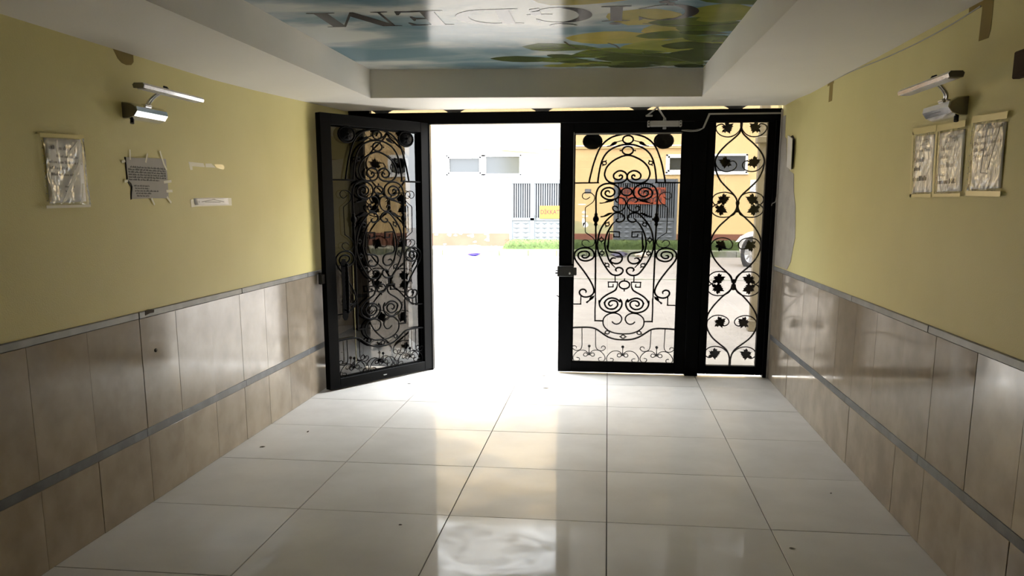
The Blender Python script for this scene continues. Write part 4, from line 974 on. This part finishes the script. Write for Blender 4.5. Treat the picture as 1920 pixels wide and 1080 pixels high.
# ---------------------------------------------------------------- picture lights on the walls
def picture_light(name, label, x, y, z, sgn, L=.60, dz=.095, yoff=0.0, reach=.15):
    """sgn = direction out of the wall along x; the bar runs along the wall"""
    t = thing(name, label, 'wall lamp', (x, y, z))
    X = lambda d: sgn*d
    # base: half-round chrome box
    prof = [(0,-.040),(.030,-.040),(.060,-.028),(.078,-.004),(.074,.018),(.050,.034),(0,.040)]
    MB().prism(prof, -.145, .145, lambda a, b, d: (X(a), d, b)).build('base', mat_chrome, t)
    for e in (-1, 1):
        MB().prism([(0,-.036),(.028,-.036),(.056,-.025),(.072,-.004),(.068,.016),(.046,.030),(0,.036)], e*.1452, e*.149, lambda a, b, d: (X(a), d, b)).build('end_cap', mat_dark_chrome, t)
    for k in range(7):
        MB().lathe([(.004,0),(.004,.002)], lambda u, v, h: (X(.071+h*.3), -.045+k*.015+u, -.012+v), 6).build('vent_slot', mat_darkgrey, t)
    a = thing('arm', None, None); a.parent = t
    for o in (-.011, .011):
        MB().tube(smooth_path([(X(.045), yoff*.2+o, .030), (X(.050), yoff*.35+o, .055), (X(.075), yoff*.6+o, dz*.85), (X(reach-.03), yoff*.9+o, dz+.012), (X(reach), yoff+o, dz+.010)], 4), .006, 6).build('rod', mat_chrome, a)
    MB().bevbox(min(X(.030),X(.060)), max(X(.030),X(.060)), -.03, .03, .028, .042, .004).build('arm_foot', mat_chrome, a)
    h = [(reach-.030,dz+.006),(reach-.022,dz+.014),(reach+.022,dz+.014),(reach+.030,dz+.004),(reach+.026,dz-.010),(reach-.026,dz-.010)]
    b = MB().prism(h, yoff-L/2, yoff+L/2, lambda p, q_, d: (X(p), d, q_)).build('light_bar', mat_chrome, t)
    MB().box(min(X(reach-.021),X(reach+.021)), max(X(reach-.021),X(reach+.021)), yoff-L/2+.02, yoff+L/2-.008, dz-.0125, dz-.0098).build('diffuser', mat_white_plastic, b)
    for e in (-1, 1):
        MB().prism(h, yoff+e*L/2, yoff+e*(L/2+.006), lambda p, q_, d: (X(p), d, q_)).build('bar_cap', mat_dark_chrome if (e < 0) else mat_chrome, b)
    MB().tube([(X(reach), yoff-.02, dz+.014), (X(reach-.004), yoff-.028, dz+.026), (X(reach-.02), yoff-.03, dz+.030)], .006, 6).build('swivel_pin', mat_darkgrey, b)
    MB().tube([(X(.030), -.115, -.040), (X(.032), -.122, -.062)], .010, 8).build('pull_switch', mat_darkgrey, t)
    return t
picture_light('picture_light', 'chrome picture light high on the left wall, above the paper notices', XL, -3.04, 2.022, 1, .585, .100, .055, .15)
picture_light('picture_light', 'chrome picture light high on the right wall, above three sheathed notices', XR, -3.235, 1.972, -1, .565, .090, -.105, .15)

# ---------------------------------------------------------------- notices and tape (all lie on the wall planes; u along -y or +y, v up)
def on_left(d):  return lambda a, b: (XL + d, a, b)
def on_right(d): return lambda a, b: (XR - d, a, b)
def sheet(name, corners, fn_d, d, m, parent, n=8, wav=.002, seed=0):
    """thin curved sheet through four corners TL TR BR BL given as (y, z)"""
    rg = random.Random(seed); v = []; f = []
    ph = rg.uniform(0, 6)
    for i in range(n+1):
        for j in range(n+1):
            s, t = i/n, j/n
            (a0,b0),(a1,b1),(a2,b2),(a3,b3) = corners
            a = (a0*(1-s)+a1*s)*(1-t) + (a3*(1-s)+a2*s)*t
            b = (b0*(1-s)+b1*s)*(1-t) + (b3*(1-s)+b2*s)*t
            w = wav*(.6+.5*math.sin(5*s+ph+3*t)+.5*math.sin(7*t-ph))
            v.append(fn_d(d + w)(a, b))
    N = n+1
    f = [[i*N+j, (i+1)*N+j, (i+1)*N+j+1, i*N+j+1] for i in range(n) for j in range(n)]
    o = MB().add(v, f, True).build(name, m, parent)
    md = o.modifiers.new('thickness', 'SOLIDIFY'); md.thickness = .0004; md.offset = 0
    return o
def tape(pts, fn_d, d, m, parent, name='tape_strip'):
    return MB().prism(pts, d, d+.0006, lambda a, b, e: fn_d(e)(a, b)).build(name, m, parent)
def bar_poly(y0, z0, y1, z1, w):
    l = math.hypot(y1-y0, z1-z0); nx, nz = -(z1-z0)/l*w/2, (y1-y0)/l*w/2
    return [(y0+nx, z0+nz), (y0-nx, z0-nz), (y1-nx, z1-nz), (y1+nx, z1+nz)]
def text_line(y0, y1, z, h, fn_d, d, parent, m, rg, slope=0, sgn=1):
    """a line of print too small to read: word-length runs of narrow marks"""
    b = MB(); y = y0; L = abs(y1-y0)
    s = 1 if y1 > y0 else -1
    t = 0
    while t < L:
        w = rg.uniform(2.2, 6)*h*.62; e = min(t+w, L)
        while t < e:
            c = h*rg.uniform(.30, .5); hh = h*rg.choice((.62, .62, .95))
            zz = z + slope*t
            q = [(y0+s*t, zz), (y0+s*min(t+c, L), zz), (y0+s*min(t+c, L), zz+hh), (y0+s*t, zz+hh)]
            b.add([fn_d(d)(a, k) for a, k in q], [(0,1,2,3)])
            t += c + h*.13
        t += h*.45
    return b.build('text_line', m, parent)
rp = random.Random(8)
# left wall, plastic sleeve with a notice
s1 = thing('sleeved_notice', 'notice in a crinkled clear plastic sleeve on the left wall, beside the grey page', 'notice', (0,0,0))
sheet('paper', [(-3.800,1.845),(-3.545,1.855),(-3.545,1.580),(-3.800,1.572)], on_left, .002, mat_paper, s1, wav=.002, seed=1)
for k, (a, b, h) in enumerate(((-3.775,-3.60,.018),(-3.73,-3.57,.012),(-3.780,-3.555,.014),(-3.780,-3.66,.014),(-3.775,-3.62,.012))):
    text_line(a, b, 1.800 - k*.026 - (.006 if k else 0), h, on_left, .0062, s1, mat_ink_soft, rp)
text_line(-3.69, -3.62, 1.640, .010, on_left, .0062, s1, mat_ink_soft, rp); text_line(-3.69, -3.65, 1.620, .010, on_left, .0062, s1, mat_ink_soft, rp)
sheet('plastic_sleeve', [(-3.838,1.846),(-3.530,1.862),(-3.527,1.560),(-3.838,1.557)], on_left, .008, mat_sleeve, s1, n=14, wav=.0035, seed=2)
for a in ((-3.835,1.853,-3.535,1.868,.016),(-3.838,1.556,-3.530,1.560,.012)): tape(bar_poly(*a), on_left, .0135, mat_clear_tape if a[1] > 1.7 else mat_tape, s1)
for k in range(9): MB().lathe([(.003,.0135),(.003,.0138)], lambda u, v, h: (XL+h, -3.827+u, 1.83-k*.031+v), 6).build('punch_hole', mat_ink_soft, s1)
for pp in ([(-3.74,1.815),(-3.732,1.84),(-3.722,1.838),(-3.726,1.79),(-3.738,1.79)], [(-3.730,1.575),(-3.60,1.74),(-3.555,1.84),(-3.560,1.80),(-3.590,1.72),(-3.70,1.585)], [(-3.66,1.79),(-3.585,1.845),(-3.58,1.838),(-3.64,1.785)], [(-3.81,1.72),(-3.79,1.66),(-3.775,1.58),(-3.785,1.578),(-3.80,1.66)], [(-3.60,1.575),(-3.575,1.66),(-3.57,1.66),(-3.585,1.575)]):
    MB().prism(pp, .0135, .0150, lambda a, b, e: on_left(e)(a, b)).build('crease', mat_white_plastic, s1)
# left wall, grey page taped at the corners, torn lower left
s2 = thing('taped_page', 'grey printed page with torn lower edge, held by strips of tape on the left wall', 'notice', (0,0,0))
o2 = [(-3.195,1.797),(-3.10,1.797),(-3.0,1.803),(-2.815,1.806),(-2.812,1.70),(-2.815,1.597),(-3.0,1.597),(-3.172,1.592),(-3.168,1.615),(-3.160,1.640),(-3.157,1.655),(-3.168,1.672),(-3.192,1.684),(-3.195,1.74)]
MB().prism(o2, .003, .0045, lambda a, b, e: on_left(e)(a, b)).build('paper', mat_grey_paper, s2)
MB().prism([(-3.204,1.797),(-3.190,1.797),(-3.190,1.684),(-3.160,1.668),(-3.152,1.65),(-3.166,1.592),(-3.178,1.588),(-3.176,1.62),(-3.168,1.65),(-3.200,1.68)], .0004, .0012, lambda a, b, e: on_left(e)(a, b)).build('dark_edge', mat_hole, s2, label='dark strip behind the page edge')  # dark strip following the left and torn edge of the page
for k in range(6): text_line(-3.165 if k == 0 else -3.185, -2.828 if k < 5 else -2.90, 1.747 - k*.0125, .010, on_left, .0047, s2, mat_ink, rp, slope=.004)
for k, (a, b) in enumerate(((-3.145,-3.00),(-3.135,-3.005),(-3.138,-2.915),(-3.130,-2.985),(-3.125,-3.01))): text_line(a, b, 1.655 - k*.0125, .009, on_left, .0047, s2, mat_ink, rp)
for a in ((-3.155,1.835,-3.160,1.785,.010),(-2.995,1.825,-3.02,1.778,.013),(-2.872,1.845,-2.838,1.772,.013),(-2.836,1.772,-2.815,1.748,.012),(-2.855,1.682,-2.775,1.690,.014),(-2.835,1.635,-2.772,1.637,.014),(-2.99,1.597,-2.965,1.563,.013),(-2.835,1.605,-2.793,1.573,.014),(-3.235,1.770,-3.205,1.778,.012),(-3.225,1.677,-3.195,1.682,.012)):
    tape(bar_poly(*a), on_left, .0048, mat_tape, s2)
# left wall, remains of a torn-off sheet
s3 = thing('tape_remnant', 'broken upper strip of masking tape left on the left wall by a torn-off sheet', 'tape', (0,0,0))
tape([(-2.562,1.803),(-2.385,1.803),(-2.372,1.788),(-2.372,1.781),(-2.520,1.780),(-2.520,1.760),(-2.548,1.758)], on_left, .0006, mat_tape, s3)
tape([(-2.36,1.802),(-2.285,1.806),(-2.262,1.796),(-2.23,1.784),(-2.36,1.781)], on_left, .0006, mat_tape, s3)
tape([(-2.25,1.803),(-2.13,1.806),(-2.11,1.785),(-2.13,1.776),(-2.22,1.784)], on_left, .0006, mat_clear_tape, s3)
s4 = thing('tape_remnant', 'white paper scrap under tape, the lower strip left by a torn-off sheet', 'tape', (0,0,0))
tape([(-2.570,1.590),(-2.50,1.601),(-2.30,1.606),(-2.04,1.603),(-2.040,1.556),(-2.50,1.552),(-2.565,1.548)], on_left, .0006, mat_tape, s4)
sheet('paper_scrap', [(-2.535,1.598),(-2.09,1.604),(-2.085,1.562),(-2.525,1.560)], on_left, .0018, mat_paper, s4, wav=.001)
for a in ((-2.44,1.579,-2.27,1.594,.003),(-2.30,1.594,-2.15,1.579,.003),(-2.40,1.578,-2.20,1.577,.003),(-2.475,1.586,-2.470,1.574,.004)): tape(bar_poly(*a), on_left, .0032, mat_ink_soft, s4, 'pen_mark')
# brown tape tabs near the ceiling
def tab(label, poly, fn_d):
    t = thing('brown_tape', label, 'tape', (0,0,0)); tape(poly, fn_d, .0006, mat_brown_tape, t)
tab('brown tape tab high on the left wall, above the picture light', [(-3.225,2.3015),(-3.05,2.3015),(-3.052,2.268),(-3.075,2.250),(-3.12,2.243),(-3.16,2.247),(-3.19,2.262),(-3.21,2.285)], on_left)
tab('short brown tape tab under the ceiling on the right wall, nearer the door', [(-1.03,2.378),(-1.19,2.378),(-1.19,2.355),(-1.175,2.355),(-1.175,2.245),(-1.085,2.245),(-1.085,2.355),(-1.03,2.355)], on_right)
tab('long brown tape tab under the ceiling on the right wall, above the notices', [(-3.30,2.371),(-3.53,2.371),(-3.53,2.245),(-3.515,2.213),(-3.425,2.216),(-3.43,2.348),(-3.30,2.352)], on_right)
# right wall notices in sleeves
def sleeve_r(label, c, lines, seed, textsize, heading=None):
    t = thing('sleeved_notice', label, 'notice', (0,0,0))
    sheet('paper', c, on_right, .002, mat_paper, t, wav=.002, seed=seed)
    (ya, za), (yb, zb), (yc, zc), (yd, zd) = c
    H_ = za - zd
    if heading:
        cy, cz = (ya+yb)/2 - .01, (za+zb)/2 - H_*.13
        flat_text(heading, textsize, lambda x, y: on_right(.0066)(cy - x*.98, cz + y*1.05), mat_ink_soft, 'heading', t, .0004)
    for (f0, f1, fy, h, dark) in lines:
        text_line(ya+(yb-ya)*f0, ya+(yb-ya)*f1, za - H_*fy, h, on_right, .0066, t, mat_ink if dark else mat_ink_soft, rp)
    ex = .012
    sheet('plastic_sleeve', [(ya+ex, za+ex*1.6), (yb-ex, zb+ex*1.6), (yc-ex, zc-ex), (yd+ex, zd-ex)], on_right, .008, mat_sleeve, t, n=12, wav=.003, seed=seed+9)
    return t
ra = sleeve_r('notice in a plastic sleeve on the right wall, first of the three from the door', [(-2.808,1.890),(-3.070,1.880),(-3.092,1.622),(-2.838,1.622)], [(.10,.80,.30,.018,0),(.10,.62,.47,.024,1),(.12,.42,.62,.024,1),(.10,.78,.80,.024,1)], 11, .036, 'LÜTFEN')
rb_ = sleeve_r('notice in a plastic sleeve on the right wall, middle of the three', [(-3.115,1.880),(-3.390,1.876),(-3.405,1.622),(-3.138,1.622)], [(.14,.56,.31,.022,0),(.14,.44,.45,.022,0),(.14,.80,.60,.024,0),(.14,.42,.74,.020,0),(.12,.84,.87,.022,1)], 12, .038, 'LÜTFEN')
rc = sleeve_r('notice in a plastic sleeve on the right wall, farthest of the three from the door', [(-3.480,1.885),(-3.755,1.872),(-3.762,1.628),(-3.492,1.628)], [(.06,.94,.11,.018,0),(.14,.66,.23,.012,0),(.06,.92,.33,.016,0),(.06,.50,.43,.016,0),(.06,.60,.52,.013,0)], 13, .03)
for a in ((-3.62,1.875,-3.60,1.69,.006),(-3.73,1.86,-3.66,1.70,.005),(-3.60,1.69,-3.66,1.686,.003)): MB().prism(bar_poly(*a), .0142, .0152, lambda p, q_, e: on_right(e)(p, q_)).build('crease', mat_ink_soft, rc)
for k in range(10): MB().lathe([(.003,.0135),(.003,.0139)], lambda u, v, h: (XR-h, -3.478+u, 1.86-k*.024+v), 6).build('punch_hole', mat_ink_soft, rc)
for t, a in ((ra,(-2.795,1.912,-3.09,1.905,.030)),(ra,(-2.80,1.91,-2.84,1.60,.022)),(ra,(-2.82,1.606,-3.10,1.606,.016)),(rb_,(-3.098,1.89,-3.122,1.61,.02)),(rb_,(-3.10,1.902,-3.405,1.898,.028)),(rb_,(-3.12,1.606,-3.42,1.606,.014)),(rc,(-3.465,1.905,-3.775,1.895,.026)),(rc,(-3.475,1.612,-3.785,1.606,.020))):
    tape(bar_poly(*a), on_right, .0125, mat_clear_tape, t)
# loose cover plate by the door
cv = thing('cover_plate', 'bent white cover plate hanging loose on the right wall by the door', 'cover plate', (0,0,0))
MB().prism([(.14,2.10),(-.02,2.11),(-.10,2.075),(-.10,1.90),(-.08,1.84),(.08,1.86)], .001, .004, lambda a, b, e: on_right(e)(a, b)).build('socket_hole', mat_hole, cv)
m_ = MB()
for a, b, c, d in (((.13,2.10,.012),(-.16,2.055,.034),(-.135,1.83,.026),(.10,1.865,.012)),):
    A_, B_, C_, D_ = [Vector((XR-w, y, z)) for y, z, w in (a, b, c, d)]
    n_ = Vector((.004,0,0))
    m_.hexa([A_+n_, B_+n_, C_+n_, D_+n_], [A_, B_, C_, D_])
m_.hexa([Vector((XR-.012,.13,2.10)),Vector((XR-.034,-.16,2.055)),Vector((XR-.030,-.15,2.035)),Vector((XR-.005,.13,2.075))],[Vector((XR-.012,.13,2.12)),Vector((XR-.032,-.14,2.075)),Vector((XR-.020,-.12,2.075)),Vector((XR-.002,.13,2.12))])
m_.build('plate', mat_white_plastic, cv)
# thin cable sagging under the ceiling on the right
tc_ = thing('wall_cable', 'thin pale cable sagging under the ceiling along the right wall', 'cable', (0,0,0))
MB().tube(smooth_path([(XR-.004,-1.08,2.374),(XR-.004,-1.6,2.368),(XR-.004,-2.2,2.345),(XR-.004,-2.7,2.335),(XR-.004,-3.1,2.338),(XR-.004,-3.42,2.352)], 5), .003, 5).build('cable', mat_cable, tc_)
mat_box = mat('brown_box_paint', (.06, .04, .025), .9, spec=.1)
fr_ = thing('meter_box', 'dark brown box high on the right wall, level with the picture light', 'box', (0,0,0))
MB().bevbox(XR-.03, XR, -4.10, -3.815, 2.015, 2.11, .004).build('box_body', mat_box, fr_)
MB().bevbox(XR-.033, XR-.030, -4.085, -3.83, 2.03, 2.095, .001).build('box_lid', mat_box, fr_)

# dry leaf bits on the floor
for k, (x, y, L, W, a) in enumerate(((-.655,-2.17,.035,.016,.3),(-.475,-1.79,.022,.012,1.2),(-.15,-.18,.030,.014,.1),(1.05,-.21,.055,.020,0.05),(1.0,.30,.04,.015,.1),(.575,-3.36,.018,.010,.2),(2.44,-3.42,.028,.012,-.1),(2.82,-2.64,.012,.008,.4))):
    rg = random.Random(k)
    pts = leaf2d(0, 0, L, W, a, rg)
    v = [(px, py, .0012 + .25*abs(py)) for px, py in pts]
    n = len(v)
    bits = ('curled dry leaf on the floor, nearest the left wall', 'small dry leaf on the floor near the left wall, beyond the nearest one', 'dry leaf on the floor beside the open door', 'largest dry leaf on the floor, inside the bright doorway', 'dry leaf at the threshold of the doorway', 'tiny leaf crumb on the near floor, in the middle', 'dry leaf on the near floor at the right', 'tiny leaf crumb on the floor towards the right wall')
    b = MB().add(v + [(px, py, z+.0015) for px, py, z in v], [list(range(n))[::-1], list(range(n, 2*n))] + [[i, (i+1) % n, n+(i+1) % n, n+i] for i in range(n)])
    o = b.build('dry_leaf', mat_dirt, None, label=bits[k], cat='leaf', group='dry leaf bits on the floor'); o.location = (x, y, 0)
